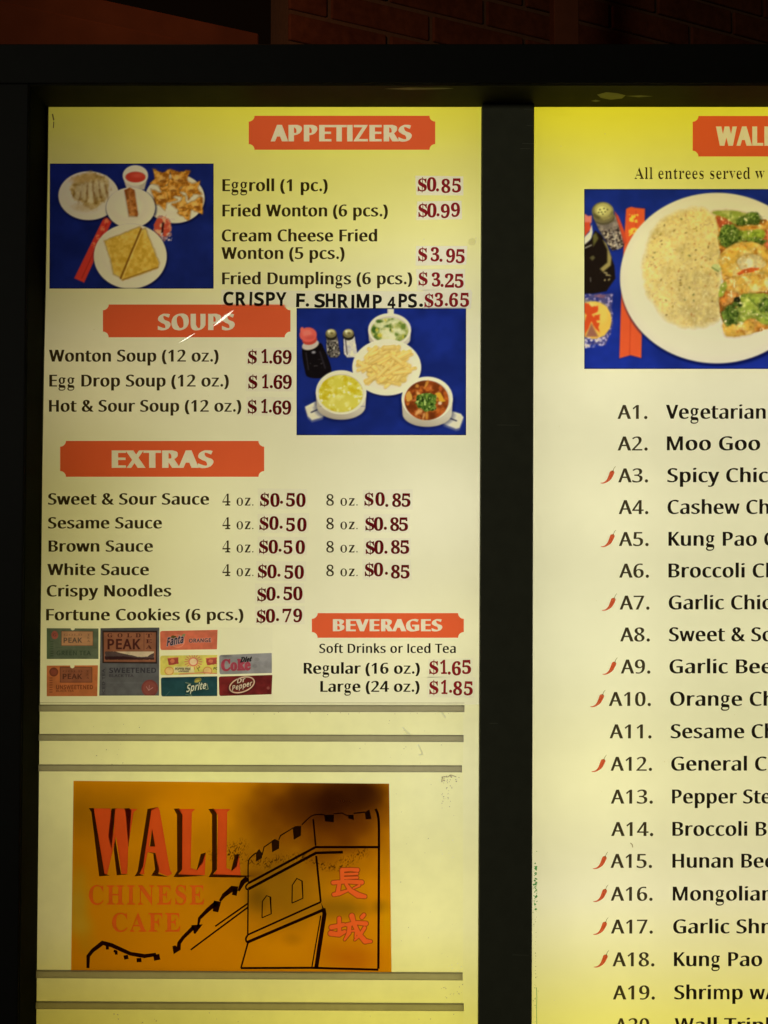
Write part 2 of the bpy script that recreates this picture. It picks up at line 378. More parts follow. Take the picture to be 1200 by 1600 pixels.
    [320,[27,0,27,41,154,170,194,215,218,256,225,296,222,320,215,335,201,350,182,359,154,364,117,359,89,347,58,325,31,359,79,389,125,403,176,404,204,399,221,392,243,377,254,365,270,336,275,293,267,252,250,219,226,187,89,45,291,45,291,0]],
    [320,[135,-6,71,0,25,16,25,62,80,43,136,36,165,38,189,43,208,53,222,66,233,88,237,115,234,135,223,157,201,172,172,181,135,185,86,185,86,227,153,229,176,235,195,244,209,257,222,278,226,303,223,324,216,337,202,351,183,360,160,364,134,363,107,358,52,331,27,364,62,385,100,400,137,405,176,404,216,396,239,383,257,366,271,339,276,299,273,277,265,258,254,242,239,229,215,217,193,211,193,208,235,198,255,187,269,173,285,143,288,100,283,75,272,52,256,32,241,20,215,7,192,0]],
    [320,[203,0,203,91,12,91,12,133,200,402,251,402,251,135,309,135,309,91,251,91,251,0],[60,135,203,135,206,350,182,309]],
    [320,[139,-6,81,0,35,16,35,63,68,48,113,38,157,37,186,44,211,57,228,78,237,106,236,145,229,163,219,179,190,196,167,202,138,204,69,196,45,211,60,400,261,400,261,355,102,355,92,239,132,245,166,245,199,240,228,230,252,215,271,194,283,169,288,139,287,104,279,72,263,45,249,30,232,17,202,3,178,-2]],
    [320,[167,-6,131,-1,98,13,70,38,49,72,35,116,31,159,33,214,40,264,52,303,70,338,90,362,115,381,145,396,172,402,214,406,257,402,263,401,263,359,233,364,200,365,173,361,146,350,124,333,110,317,97,293,89,266,80,203,83,203,106,228,134,244,164,250,198,249,233,239,256,225,278,197,289,171,294,140,293,105,286,73,272,46,253,23,228,7,200,-2],[166,36,198,42,224,59,238,81,245,120,242,157,230,185,207,204,176,212,139,208,111,194,90,170,81,142,87,100,105,65,131,43,150,37]],
    [320,[76,0,240,355,25,355,25,400,293,400,293,362,131,0]],
    [320,[161,-6,104,1,86,8,62,23,44,42,36,57,31,73,27,102,32,132,47,161,69,184,110,209,69,240,48,271,42,289,40,310,42,328,48,349,63,370,88,390,121,402,160,406,199,402,232,390,258,370,271,351,278,328,280,310,278,292,271,271,248,242,203,212,244,188,272,162,288,134,292,104,291,84,284,58,270,36,257,24,233,9,215,2],[162,231,194,247,218,268,228,286,231,314,224,337,207,354,183,363,147,365,121,359,101,345,90,324,89,300,95,279,107,263,125,250],[160,34,196,38,223,53,239,75,243,91,244,109,236,135,221,152,188,173,151,189,113,168,91,148,79,124,76,96,83,70,101,49,123,38]],
    [320,[108,-6,57,0,57,42,96,35,136,37,166,45,194,63,215,87,229,117,237,152,241,196,238,196,226,182,207,166,176,153,133,150,105,155,88,161,60,181,39,211,29,249,31,302,36,324,47,349,63,370,78,382,100,395,120,402,148,405,178,404,212,393,236,378,261,350,277,320,287,284,291,241,290,195,284,144,276,112,264,82,248,56,227,33,200,15,177,4,150,-2],[154,188,188,194,214,209,233,230,241,258,237,295,220,331,195,354,177,362,161,364,142,363,124,358,99,341,85,319,77,280,80,243,86,225,96,210,119,194]],
    [410,[156,-6,104,2,78,13,57,29,46,42,35,66,31,84,30,113,36,143,49,168,74,194,116,222,83,265,71,290,68,327,77,362,90,378,113,395,144,404,179,406,217,398,241,383,258,362,267,328,265,300,253,270,224,241,187,215,295,111,317,146,334,200,384,200,359,127,343,99,327,80,409,0,342,0,294,47,260,22,228,6,191,-3],[157,244,201,277,211,291,217,307,218,328,212,345,199,358,182,365,160,365,140,360,125,348,117,332,116,311,122,289,136,268],[157,38,184,40,214,48,238,60,262,78,146,191,114,169,92,147,83,123,81,100,89,73,106,53,126,43]],
    [168,[105,-89,68,-36,51,-1,39,36,24,113,24,194,32,247,42,285,56,322,74,357,105,400,151,400,123,356,101,309,85,259,74,194,74,115,88,39,117,-33,151,-89]],
    [168,[17,-89,45,-45,67,2,83,52,94,115,94,194,80,271,51,345,17,400,63,400,100,346,117,310,130,273,144,194,144,113,138,74,126,23,112,-13,94,-47,63,-89]],
    [150,[75,-8,59,-5,49,3,42,16,40,30,43,48,49,58,59,65,75,68,90,65,101,58,108,45,110,30,108,16,101,3,90,-5]],
    [320,[142,-32,142,27,82,33,35,46,35,94,89,77,142,71,142,184,86,205,56,227,39,255,35,293,45,328,64,350,98,368,142,376,142,425,178,425,178,376,227,371,276,356,261,314,217,328,178,334,178,221,234,201,268,179,285,153,289,116,279,82,254,55,225,40,178,30,178,-32],[142,234,142,333,115,328,97,319,86,305,83,289,86,269,96,254,113,243],[178,73,206,79,226,89,237,103,241,120,238,139,227,152,208,163,178,172]],
    [208,[6,0,155,400,203,400,54,0]],
    [180,[22,128,22,172,158,172,158,128]],
    [126,[48,255,36,400,90,400,78,255]],
    [320,[139,62,139,178,28,178,28,217,139,217,139,333,180,333,180,217,291,217,291,178,180,178,180,62]],
    [150,[75,232,59,235,49,243,43,253,40,270,42,285,49,298,59,305,75,308,90,305,101,298,108,285,110,270,108,256,101,243,90,235],[75,-8,59,-5,49,3,42,16,40,30,43,48,49,58,59,65,75,68,90,65,101,58,108,45,110,30,108,16,101,3,90,-5]],
)))
# serif outlines: per letter the advance, then closed contours as x, y pairs (cap height 400)
GLYPHS['serif'] = dict(zip(string.ascii_letters + string.digits, (
    [302,[224,-9,201,-5,190,1,182,11,176,31,142,6,123,-2,94,-7,72,-7,52,-1,39,7,26,22,18,45,19,70,27,91,42,109,64,124,93,139,175,167,174,221,169,240,156,254,134,259,105,257,93,248,92,239,104,218,108,205,105,189,96,177,84,170,68,168,52,170,41,176,34,186,30,197,31,223,43,245,65,262,88,272,111,277,142,280,177,278,219,265,231,257,245,240,253,220,257,194,258,37,261,32,267,30,281,37,289,24,258,-1,238,-8],[133,29,155,37,175,55,175,149,149,140,129,129,115,114,107,95,104,65,108,45,118,33]],
    [317,[38,-10,37,356,31,378,7,386,7,400,122,400,122,245,147,267,162,274,186,279,224,275,254,259,278,232,294,196,300,154,296,103,287,73,268,41,243,15,218,1,184,-8,153,-8,122,3,92,25,47,-10],[160,12,178,15,187,20,201,37,211,74,215,140,212,188,203,220,186,240,162,246,149,244,134,235,125,224,122,212,123,43,128,30,136,20,146,14]],
    [258,[137,-9,111,-6,87,3,66,17,44,42,30,66,21,94,17,124,19,157,24,180,35,208,52,232,72,252,97,268,124,277,146,280,177,279,209,269,232,250,243,226,241,201,234,189,222,182,208,179,190,183,181,190,175,199,173,212,173,243,167,255,149,261,131,257,123,252,107,226,99,183,100,129,109,90,116,74,130,55,146,42,158,37,179,34,198,36,216,44,238,63,250,53,231,31,200,7,176,-3]],
    [325,[123,-9,94,-4,68,9,47,30,31,58,21,92,17,129,19,164,29,202,41,228,57,249,82,268,104,277,136,279,159,274,179,263,196,246,194,365,190,374,182,381,155,386,155,400,280,400,281,54,288,32,310,24,310,9,258,5,196,-9,196,34,185,19,165,2,141,-7],[150,25,164,28,177,36,189,50,196,67,195,215,189,228,181,237,168,244,153,247,133,242,117,225,107,193,103,146,106,86,114,51,128,31]],
    [264,[135,-9,115,-7,91,0,69,13,51,31,36,54,25,81,20,104,17,138,20,170,25,191,36,217,52,240,71,258,93,271,112,277,138,280,167,277,184,271,206,258,219,246,234,223,241,206,247,175,248,146,103,146,106,107,115,76,129,55,139,47,162,38,182,38,202,43,220,56,237,76,250,64,232,38,200,9,163,-6],[102,169,177,169,173,231,168,247,159,256,149,260,134,260,116,248,106,221]],
    [188,[13,0,13,14,33,18,42,28,46,64,46,243,14,243,14,273,46,273,46,319,51,344,60,365,80,387,100,399,134,407,167,408,197,400,218,384,229,365,230,337,225,326,217,319,205,313,188,313,176,318,167,326,163,348,173,380,168,388,151,389,139,384,133,372,130,352,130,273,179,273,179,243,130,243,131,43,134,29,141,21,152,16,175,14,175,0]],
    [287,[128,-123,87,-121,55,-113,27,-96,14,-75,13,-60,20,-45,36,-32,60,-22,40,-10,24,10,21,27,25,47,45,71,90,97,54,116,31,141,20,174,20,197,25,217,35,235,53,254,77,268,106,277,152,279,179,275,205,267,278,267,278,235,235,235,251,209,256,179,251,150,233,122,210,104,185,94,108,88,94,77,88,63,92,53,106,45,203,40,233,34,254,23,268,8,275,-12,277,-41,271,-64,253,-89,223,-108,181,-119],[138,109,153,112,166,124,172,146,175,185,173,219,167,242,156,256,138,261,120,256,109,242,102,219,100,185,102,152,109,128,120,114],[141,-102,187,-98,217,-86,230,-66,231,-52,227,-43,216,-35,195,-31,85,-30,72,-42,65,-56,65,-70,71,-81,83,-91,96,-97]],
    [335,[16,0,16,14,33,17,41,24,46,49,46,357,39,379,29,384,17,386,17,400,130,400,130,234,159,263,194,278,214,280,241,276,253,271,271,256,283,234,289,204,291,36,299,20,319,14,319,0,178,0,178,14,191,16,200,23,206,49,205,212,197,233,178,238,152,230,130,206,131,36,138,20,158,14,158,0]],
    [174,[88,318,71,321,57,331,47,345,44,362,47,380,57,394,71,404,88,407,106,404,120,394,130,380,133,362,129,345,120,331,105,321],[16,0,16,14,33,18,41,24,46,49,45,236,38,253,18,258,18,273,130,273,131,39,138,20,158,14,158,0]],
    [184,[93,319,76,322,62,332,52,346,49,363,52,381,62,395,76,405,93,408,111,405,125,395,135,381,138,363,135,346,125,332,111,322],[31,-123,2,-119,-26,-105,-44,-84,-49,-61,-47,-47,-37,-33,-22,-26,-4,-26,13,-34,22,-49,21,-67,10,-90,12,-98,24,-103,40,-100,49,-93,53,-81,56,-47,55,232,47,251,35,257,19,258,19,273,140,273,140,-19,135,-56,122,-86,99,-107,69,-119]],
    [315,[15,0,15,14,33,18,41,24,46,49,46,360,39,380,18,386,18,400,130,400,130,148,202,221,212,234,214,244,211,251,199,257,181,258,181,273,303,273,303,258,277,252,259,243,195,183,306,27,316,18,330,14,330,0,185,0,185,14,205,18,210,25,209,33,143,129,130,118,130,39,138,20,158,14,158,0]],
    [175,[16,0,16,14,33,18,41,24,46,49,46,360,39,380,18,386,18,400,130,400,131,42,137,22,144,17,158,14,158,0]],
    [487,[16,0,16,14,33,17,41,24,46,49,45,233,37,252,17,258,17,273,129,273,129,232,143,249,165,268,182,275,208,280,230,278,257,267,274,248,281,229,303,255,320,267,338,275,357,279,381,279,405,271,415,265,430,246,442,204,443,36,451,20,471,14,471,0,332,0,332,14,345,17,355,25,360,49,359,212,350,233,332,238,307,231,285,208,285,39,293,20,313,14,313,0,175,0,175,14,189,17,199,25,204,49,202,211,194,232,175,238,150,230,129,206,129,36,136,20,156,14,156,0]],
    [335,[16,0,16,14,33,17,41,24,46,49,45,233,37,252,17,258,17,273,130,273,130,235,159,264,194,278,228,279,241,276,263,265,278,246,289,204,292,33,301,19,319,14,319,0,178,0,178,14,191,16,200,23,206,49,205,212,197,233,178,238,152,230,130,206,131,36,138,20,158,14,158,0]],
    [296,[148,-9,118,-6,98,0,74,14,53,32,36,55,25,82,18,111,17,135,19,167,25,189,36,216,53,239,74,257,98,271,118,277,147,280,177,277,197,271,221,258,242,240,258,217,270,190,276,168,278,135,277,111,270,81,258,54,242,31,221,13,197,0,177,-6],[148,10,169,16,185,37,191,71,193,135,191,189,184,232,172,254,161,260,148,263,126,256,113,238,105,200,103,136,105,72,112,37,127,16]],
    [326,[15,-122,15,-109,33,-105,42,-95,46,-61,46,228,40,250,17,259,17,273,126,273,126,231,151,262,174,276,193,280,215,280,247,269,266,254,282,235,297,206,304,178,307,140,305,107,299,77,285,44,269,23,251,7,235,-2,212,-8,191,-8,168,-3,147,9,130,28,130,-60,133,-87,145,-102,173,-108,173,-122],[172,25,191,29,208,47,218,79,222,125,219,183,212,218,198,238,175,244,164,243,150,235,130,206,130,60,147,34,156,28]],
    [320,[153,-122,153,-108,184,-102,194,-90,196,25,171,4,157,-3,133,-8,95,-4,79,3,60,16,34,50,21,89,18,135,26,184,38,213,55,237,82,260,107,273,142,280,173,277,196,268,226,247,271,281,281,281,281,-80,288,-101,298,-106,311,-108,311,-122],[157,26,173,29,185,37,193,48,196,59,195,229,190,242,182,251,172,257,158,259,132,252,115,229,106,191,103,137,106,88,115,53,131,33]],
    [253,[16,0,16,14,33,18,41,24,46,49,45,237,38,253,18,258,18,273,128,273,128,221,152,254,181,274,197,279,214,279,239,269,250,256,254,234,251,215,240,202,224,196,204,197,195,203,176,225,163,228,147,218,134,193,131,169,132,35,136,25,144,20,173,14,173,0]],
    [253,[133,-9,107,-5,64,8,52,4,45,-8,31,-8,31,93,47,93,55,65,68,43,85,27,108,15,132,13,152,20,164,33,169,51,164,70,153,82,77,123,48,149,38,165,33,184,36,221,44,239,57,255,86,274,108,279,128,280,187,268,196,271,202,280,214,280,214,195,201,195,192,218,180,236,165,249,149,257,131,260,112,257,100,249,93,236,93,217,101,204,118,191,174,163,198,147,217,125,225,101,224,59,217,39,205,21,189,7,171,-3]],
    [201,[109,-8,89,-7,69,0,58,9,48,26,43,56,42,245,18,245,18,263,77,324,113,372,127,372,127,273,182,273,182,245,127,245,128,53,135,40,147,35,166,43,181,65,195,58,176,24,160,8,131,-6]],
    [329,[115,-9,93,-7,75,0,61,11,49,31,40,76,39,232,32,252,23,256,10,258,10,273,124,273,125,59,134,39,142,34,155,31,180,38,201,58,200,233,191,252,166,258,166,273,284,273,285,50,292,33,316,26,316,11,263,6,201,-9,201,35,184,17,163,3,140,-6]],
    [269,[125,-9,29,228,17,251,-2,258,-2,273,144,273,144,258,119,254,114,248,113,240,162,107,212,238,210,246,204,254,179,258,179,273,268,273,268,259,247,249,233,225,140,-9]],
    [382,[107,-9,13,237,4,251,-9,258,-9,273,122,273,122,258,104,253,101,247,101,237,146,112,185,206,171,248,163,256,147,259,147,273,284,273,284,258,266,253,261,248,260,240,295,124,340,239,339,248,335,253,313,259,313,273,391,273,391,259,376,253,364,232,267,-9,254,-9,196,173,123,-9]],
    [280,[4,0,4,13,25,22,45,39,108,120,35,236,18,253,4,258,4,273,148,273,148,258,129,255,124,250,123,245,161,181,200,230,206,241,205,249,201,254,176,258,176,273,273,273,273,260,258,255,238,240,174,162,259,27,268,17,280,14,280,0,136,0,136,14,158,18,163,29,156,46,121,100,83,51,75,34,75,24,81,17,103,13,103,0]],
    [264,[46,-123,22,-118,1,-101,-6,-74,1,-51,8,-42,19,-37,34,-35,48,-38,58,-45,63,-53,67,-83,72,-86,80,-86,92,-76,106,-55,123,-4,28,230,12,254,-4,258,-4,273,142,273,142,258,118,254,114,248,113,239,163,104,204,215,209,236,208,246,203,254,178,258,178,273,263,273,263,258,247,251,233,225,139,-29,119,-74,105,-96,87,-113,70,-120]],
    [257,[11,0,11,12,147,253,100,252,71,244,51,224,38,190,23,190,28,273,241,273,241,255,110,22,157,23,187,32,200,42,211,55,228,94,242,94,235,0]],
    [383,[-8,0,-8,16,5,18,18,25,36,50,181,409,197,409,345,59,365,25,376,18,389,16,389,0,201,0,201,16,232,20,241,25,248,36,246,55,222,116,91,116,68,59,66,37,69,29,81,20,112,16,112,0],[100,141,212,141,155,280]],
    [389,[14,0,14,15,35,18,50,24,59,34,64,50,65,324,63,353,57,369,43,381,14,385,14,400,194,400,249,396,292,385,323,367,342,341,347,325,347,294,339,269,324,249,301,233,252,217,294,206,326,190,349,170,357,158,366,131,367,105,361,76,347,51,334,37,308,19,287,11,251,3,209,0],[160,221,191,223,217,230,231,239,243,258,250,294,247,338,237,362,218,376,202,380,179,380,169,377,163,369,160,348],[195,21,216,23,233,29,252,48,259,65,264,95,261,147,247,178,228,193,200,201,160,203,161,43,165,33,171,26]],
    [411,[225,-9,170,-3,130,12,95,35,60,74,36,121,25,165,24,224,36,279,55,317,81,350,113,376,151,396,193,406,236,409,272,403,340,382,358,389,368,409,383,409,383,271,369,271,345,320,313,358,291,374,259,387,233,389,213,387,195,382,179,372,165,359,143,321,131,267,127,235,127,165,137,108,156,65,169,49,184,37,202,28,222,22,258,21,294,30,321,43,353,68,376,93,393,78,352,33,321,12,266,-6]],
    [435,[18,0,18,15,37,18,53,24,60,33,64,49,65,329,63,353,56,372,41,381,13,385,13,400,195,400,254,395,304,381,332,367,356,348,376,326,397,285,409,237,411,200,409,162,403,128,392,98,378,72,359,50,335,32,308,18,276,8,241,2],[195,21,217,23,246,32,268,50,281,66,290,85,301,122,308,201,303,266,290,316,280,336,268,352,253,364,236,373,196,381,177,378,167,372,162,359,160,338,160,50,168,28,177,23]],
    [388,[12,0,12,15,43,19,57,28,64,47,66,68,64,350,60,364,52,376,35,383,14,385,14,400,350,400,350,281,337,281,330,311,320,335,305,352,285,365,250,375,216,378,177,376,165,369,161,347,160,216,198,219,224,232,241,257,253,303,267,303,267,104,253,104,243,151,236,167,225,179,199,191,160,195,160,59,166,34,181,26,227,25,275,34,303,47,326,66,345,92,361,126,378,126,353,0]],
    [355,[14,0,14,15,35,19,50,25,59,35,64,51,65,329,64,351,56,369,42,379,12,385,12,400,346,400,346,281,332,281,324,314,312,339,299,354,277,367,242,376,195,379,171,376,161,366,160,217,195,220,221,234,238,258,250,304,265,304,265,104,250,104,238,155,221,180,195,193,160,196,160,67,164,40,170,29,181,22,225,15,225,0]],
    [446,[235,-9,176,-2,134,12,98,35,62,72,37,120,27,164,25,225,37,280,56,318,82,351,113,377,151,396,192,406,235,409,274,403,342,383,356,389,368,409,384,409,384,270,369,270,347,316,314,356,284,377,257,387,235,389,215,387,196,382,180,372,166,359,145,321,132,268,129,236,129,165,136,119,143,92,158,59,178,35,203,19,231,12,270,14,288,24,299,44,301,117,297,139,289,150,280,155,242,160,242,174,440,174,440,160,409,155,401,150,395,139,392,118,392,25,314,0,267,-7]],
    [460,[14,0,14,15,43,20,57,30,63,44,65,71,65,348,60,364,52,374,39,381,14,385,14,400,212,400,212,385,177,378,168,372,163,362,160,337,160,220,300,220,300,337,297,362,292,372,284,378,248,385,248,400,445,400,445,385,416,380,403,370,397,357,395,333,396,55,405,29,420,19,445,15,445,0,248,0,248,15,269,18,284,23,293,32,297,43,300,64,300,194,160,194,160,65,163,44,168,30,176,24,191,18,212,15,212,0]],
    [229,[12,0,12,15,41,21,58,33,64,47,66,66,65,354,61,369,53,377,35,383,12,385,12,400,215,400,215,385,193,383,174,377,166,369,162,354,160,68,162,46,169,31,186,21,216,15,216,0]],
    [290,[96,-57,59,-52,29,-38,5,-12,-3,16,-1,36,9,53,26,64,46,65,67,56,80,38,80,14,67,-17,73,-31,92,-35,110,-32,122,-22,128,-5,129,344,124,362,116,372,99,381,70,385,70,400,276,400,276,385,254,382,239,376,231,368,226,352,224,78,223,52,213,9,204,-9,178,-36,142,-52]],
    [448,[14,0,14,15,44,20,57,30,64,49,66,71,65,348,61,364,53,375,35,383,15,385,15,400,213,400,213,385,176,377,168,370,163,360,161,337,160,205,287,333,302,354,306,368,302,377,288,382,255,385,255,400,427,400,427,385,409,385,387,379,364,368,341,352,238,250,409,38,430,21,456,15,456,0,247,0,247,15,285,19,292,26,292,36,281,54,175,188,160,174,162,49,167,33,176,24,191,18,213,15,213,0]],
    [375,[14,0,14,15,43,20,57,30,63,44,65,71,65,349,60,365,52,375,35,383,14,385,14,400,219,400,219,385,192,383,176,378,166,368,161,352,160,69,163,39,174,28,201,24,244,27,282,37,308,53,325,70,343,99,359,136,375,136,353,0]],
    [557,[12,0,12,15,42,20,56,30,64,48,66,70,65,356,60,369,51,378,13,385,13,400,162,400,278,125,395,400,542,400,542,385,514,379,501,369,495,356,492,332,494,50,498,33,507,22,521,17,542,15,542,0,347,0,347,15,384,24,393,34,398,50,399,350,253,0,237,0,93,342,94,52,99,34,105,26,122,18,149,15,149,0]],
    [434,[354,-9,94,307,95,47,100,32,109,23,124,18,146,15,146,0,16,0,16,15,43,19,58,28,65,44,67,69,67,341,33,380,16,385,16,400,137,400,343,148,341,356,336,370,328,377,291,385,291,400,421,400,421,385,400,383,385,377,377,368,372,353,371,-9]],
    [461,[229,-9,187,-5,148,6,107,30,77,57,54,88,37,125,27,166,24,209,30,251,43,290,63,325,89,355,121,379,157,397,198,407,242,409,283,404,321,391,355,371,384,344,408,313,425,276,435,235,438,191,432,149,419,110,399,75,372,45,341,21,304,3,264,-7],[232,11,252,13,269,18,284,28,308,58,317,79,329,132,333,200,326,282,315,320,305,341,293,359,272,377,247,387,228,389,209,387,192,382,177,372,164,359,153,342,137,297,128,236,127,200,135,118,146,80,156,59,175,34,189,23,205,15]],
    [367,[14,0,14,15,43,20,57,30,63,44,65,71,65,348,60,364,52,374,39,381,14,385,14,400,241,398,288,389,307,381,326,367,342,349,351,334,359,298,358,272,353,254,336,224,306,200,276,188,227,181,160,181,160,65,164,40,171,28,179,22,212,15,212,0],[160,202,193,203,220,209,239,222,250,242,257,289,251,336,238,361,216,375,197,379,178,378,167,374,162,366,160,350]],
    [461,[332,-101,287,-97,266,-92,247,-85,214,-65,186,-37,164,-1,116,23,77,56,52,90,35,130,26,173,25,217,32,259,46,297,67,331,95,360,128,383,165,399,206,408,250,409,291,402,328,387,361,366,389,339,412,306,428,268,437,218,436,172,428,133,413,97,391,65,363,38,329,16,290,0,313,-36,342,-59,365,-68,391,-71,432,-64,435,-81,382,-96],[233,11,252,13,269,18,284,28,298,41,309,58,318,79,330,132,334,200,327,282,316,320,306,341,293,359,272,377,247,387,228,389,209,387,192,382,177,372,164,359,153,342,137,297,128,236,127,200,135,118,146,80,156,59,175,34,190,23,206,15]],
    [415,[14,0,14,15,43,20,57,30,63,44,65,71,65,348,60,364,52,374,39,381,14,385,14,400,240,398,281,391,303,383,338,363,355,341,365,314,365,280,358,254,344,233,322,215,277,196,387,34,403,19,422,15,422,0,297,0,177,186,160,186,162,49,167,33,176,24,191,18,212,15,212,0],[160,205,196,206,225,213,246,227,259,248,266,286,264,325,256,349,242,365,233,371,210,378,188,378,172,375,164,367,160,343]],
    [343,[38,-9,38,139,55,139,73,83,92,50,110,33,139,18,179,13,213,22,235,44,245,73,241,100,222,125,106,188,78,210,59,234,47,261,44,299,49,331,62,359,77,377,96,392,136,407,185,408,263,391,275,395,281,409,298,409,298,280,283,280,267,322,243,356,218,377,195,387,159,390,130,380,111,360,105,334,111,309,131,286,154,272,254,223,279,205,299,182,312,152,316,117,311,81,298,51,281,30,265,17,240,4,218,-3,186,-8,148,-8,73,11,61,6,54,-9]],
    [372,[81,0,81,15,108,18,125,27,133,40,136,53,137,381,97,376,63,359,47,343,36,322,25,279,9,279,9,400,360,400,360,278,346,278,338,315,323,344,313,355,301,364,272,376,231,381,232,53,237,35,243,27,260,18,288,15,288,0]],
    [432,[218,-11,173,-8,136,2,108,18,93,33,82,50,70,83,65,122,63,353,57,367,48,376,34,382,13,385,13,400,211,400,211,385,174,377,166,370,161,357,159,103,168,63,183,40,204,26,241,19,278,24,307,39,328,63,335,78,344,117,343,352,337,367,328,376,312,382,288,385,288,400,417,400,417,385,398,381,385,374,377,365,373,351,370,125,362,81,353,57,334,28,307,8,274,-5]],
    [376,[186,-11,35,343,15,374,4,381,-12,385,-12,400,185,400,185,385,158,383,144,378,136,370,134,356,142,332,227,126,306,332,311,352,311,365,306,375,292,382,263,385,263,400,388,400,388,385,375,384,361,377,343,352,202,-11]],
    [537,[150,-9,25,353,10,379,-14,385,-14,400,159,400,159,385,137,382,127,375,124,366,124,352,130,327,196,135,264,310,242,370,228,381,201,385,201,400,386,400,386,385,355,379,347,370,345,358,417,146,482,352,481,365,477,374,466,381,442,385,442,400,548,400,548,385,526,374,508,343,392,-9,376,-9,277,271,167,-9]],
    [414,[10,0,10,15,39,22,66,43,170,183,60,352,37,378,26,383,12,385,12,400,214,400,214,385,179,382,170,375,167,363,175,344,232,254,286,332,297,358,298,367,291,377,278,383,257,385,257,400,402,400,402,385,384,384,366,378,350,368,334,354,247,232,371,38,389,20,408,15,408,0,209,0,209,15,245,21,253,29,254,41,244,65,184,160,119,68,110,49,110,35,113,27,131,18,153,15,153,0]],
    [374,[89,0,89,15,122,22,130,28,137,40,141,65,141,157,31,356,12,377,-12,385,-12,400,182,400,182,385,160,384,146,380,138,372,137,362,143,347,218,198,295,326,306,352,306,363,299,375,285,382,259,385,259,400,386,400,386,385,362,375,341,351,235,179,236,65,239,40,246,28,254,22,288,15,288,0]],
    [388,[18,0,18,9,242,378,159,376,115,365,93,351,79,334,67,313,54,278,39,278,50,400,357,400,357,389,135,25,234,27,265,32,283,39,307,54,326,74,342,100,358,144,372,144,358,0]],
    [330,[165,-6,135,-3,101,7,80,21,57,46,40,79,29,118,22,162,20,212,22,261,29,306,40,344,57,376,80,401,101,414,126,423,166,427,204,423,228,414,249,401,271,376,288,344,300,305,307,261,310,211,307,162,300,117,288,78,271,46,248,21,228,7,203,-2],[165,32,177,34,188,40,197,49,206,71,215,123,218,211,215,299,206,351,197,372,188,381,178,387,166,389,148,385,138,377,124,351,115,299,112,211,115,123,124,71,138,44,148,37]],
    [330,[57,0,57,31,117,33,128,40,133,51,135,365,91,318,66,305,51,305,37,313,27,329,25,347,83,371,157,424,223,424,224,53,230,39,240,33,301,31,301,0]],
    [330,[21,0,21,61,122,164,164,215,189,264,196,291,199,320,196,355,186,376,168,389,141,390,123,382,108,360,102,334,99,289,63,294,40,305,26,325,23,352,30,376,44,394,60,406,87,418,113,424,178,426,211,421,238,410,266,390,279,370,285,355,287,317,277,281,256,247,221,205,77,65,228,67,243,73,254,85,268,124,303,124,300,0]],
    [330,[143,-6,89,-1,47,16,33,27,23,40,17,58,17,73,22,88,32,99,48,108,67,111,68,90,76,67,91,51,110,40,139,35,165,39,185,49,200,66,209,92,212,129,206,153,193,173,172,189,152,196,129,199,84,199,84,236,130,236,150,240,167,248,183,265,191,281,197,308,197,335,193,356,183,376,170,387,149,391,127,386,114,375,105,356,98,300,65,303,41,312,26,329,21,352,24,370,33,386,61,409,105,424,164,427,208,421,244,407,270,385,282,364,286,349,288,323,284,301,275,282,262,265,245,250,220,234,198,225,245,209,279,185,292,168,299,152,303,114,299,88,292,66,277,43,258,25,234,11,208,2,179,-4]],
    [330,[106,0,106,31,145,34,160,40,166,48,171,68,171,110,8,110,8,146,175,421,257,421,257,149,319,149,319,110,257,110,258,63,262,48,271,39,291,32,313,31,313,0],[49,149,171,149,171,285,175,365,137,295]],
    [330,[145,-6,98,-2,64,9,38,28,25,55,25,77,32,92,48,103,71,106,78,70,97,46,122,36,158,38,178,48,192,62,202,82,207,110,208,138,203,168,191,191,173,207,149,215,128,217,97,215,63,206,35,217,54,421,277,421,280,314,247,314,238,345,233,352,225,355,92,356,83,247,118,254,161,256,198,251,230,241,257,224,278,203,292,175,297,154,298,122,294,88,282,60,265,38,243,21,214,6,182,-2]],
    [330,[173,-6,132,-1,103,12,78,31,57,57,41,91,31,132,27,181,29,242,37,286,50,325,68,360,91,388,120,409,148,421,178,426,223,426,260,416,287,397,294,385,299,369,298,355,293,342,283,330,272,323,250,317,228,316,224,358,212,383,203,389,192,392,176,391,164,386,143,366,126,334,115,291,110,237,145,253,180,258,221,256,256,243,283,220,301,188,309,148,308,112,304,90,292,59,267,26,242,8,221,0],[175,33,187,35,198,41,213,61,221,94,223,140,218,178,209,200,192,217,166,222,139,215,111,196,111,162,117,109,129,71,150,43,159,36]],
    [330,[97,0,254,357,88,356,75,349,67,338,61,297,26,297,29,421,310,421,310,392,147,0]],
    [330,[161,-6,125,-3,101,2,74,13,53,27,36,45,25,66,19,89,18,115,24,142,37,165,63,188,104,213,63,244,47,265,38,282,33,300,31,325,35,347,44,372,66,398,94,415,131,425,180,427,213,422,248,408,268,392,286,365,293,341,294,324,292,304,286,287,276,272,263,260,214,228,260,202,290,175,301,158,309,139,312,101,309,80,298,54,287,38,264,19,246,9,213,-1],[178,248,200,265,212,282,219,309,218,338,211,363,195,383,178,391,155,392,136,384,123,366,115,338,116,310,120,295,131,279,151,263],[164,28,191,33,204,41,216,53,227,77,229,113,223,133,210,150,183,169,144,189,122,171,106,148,99,123,98,92,104,69,119,45,137,33]],
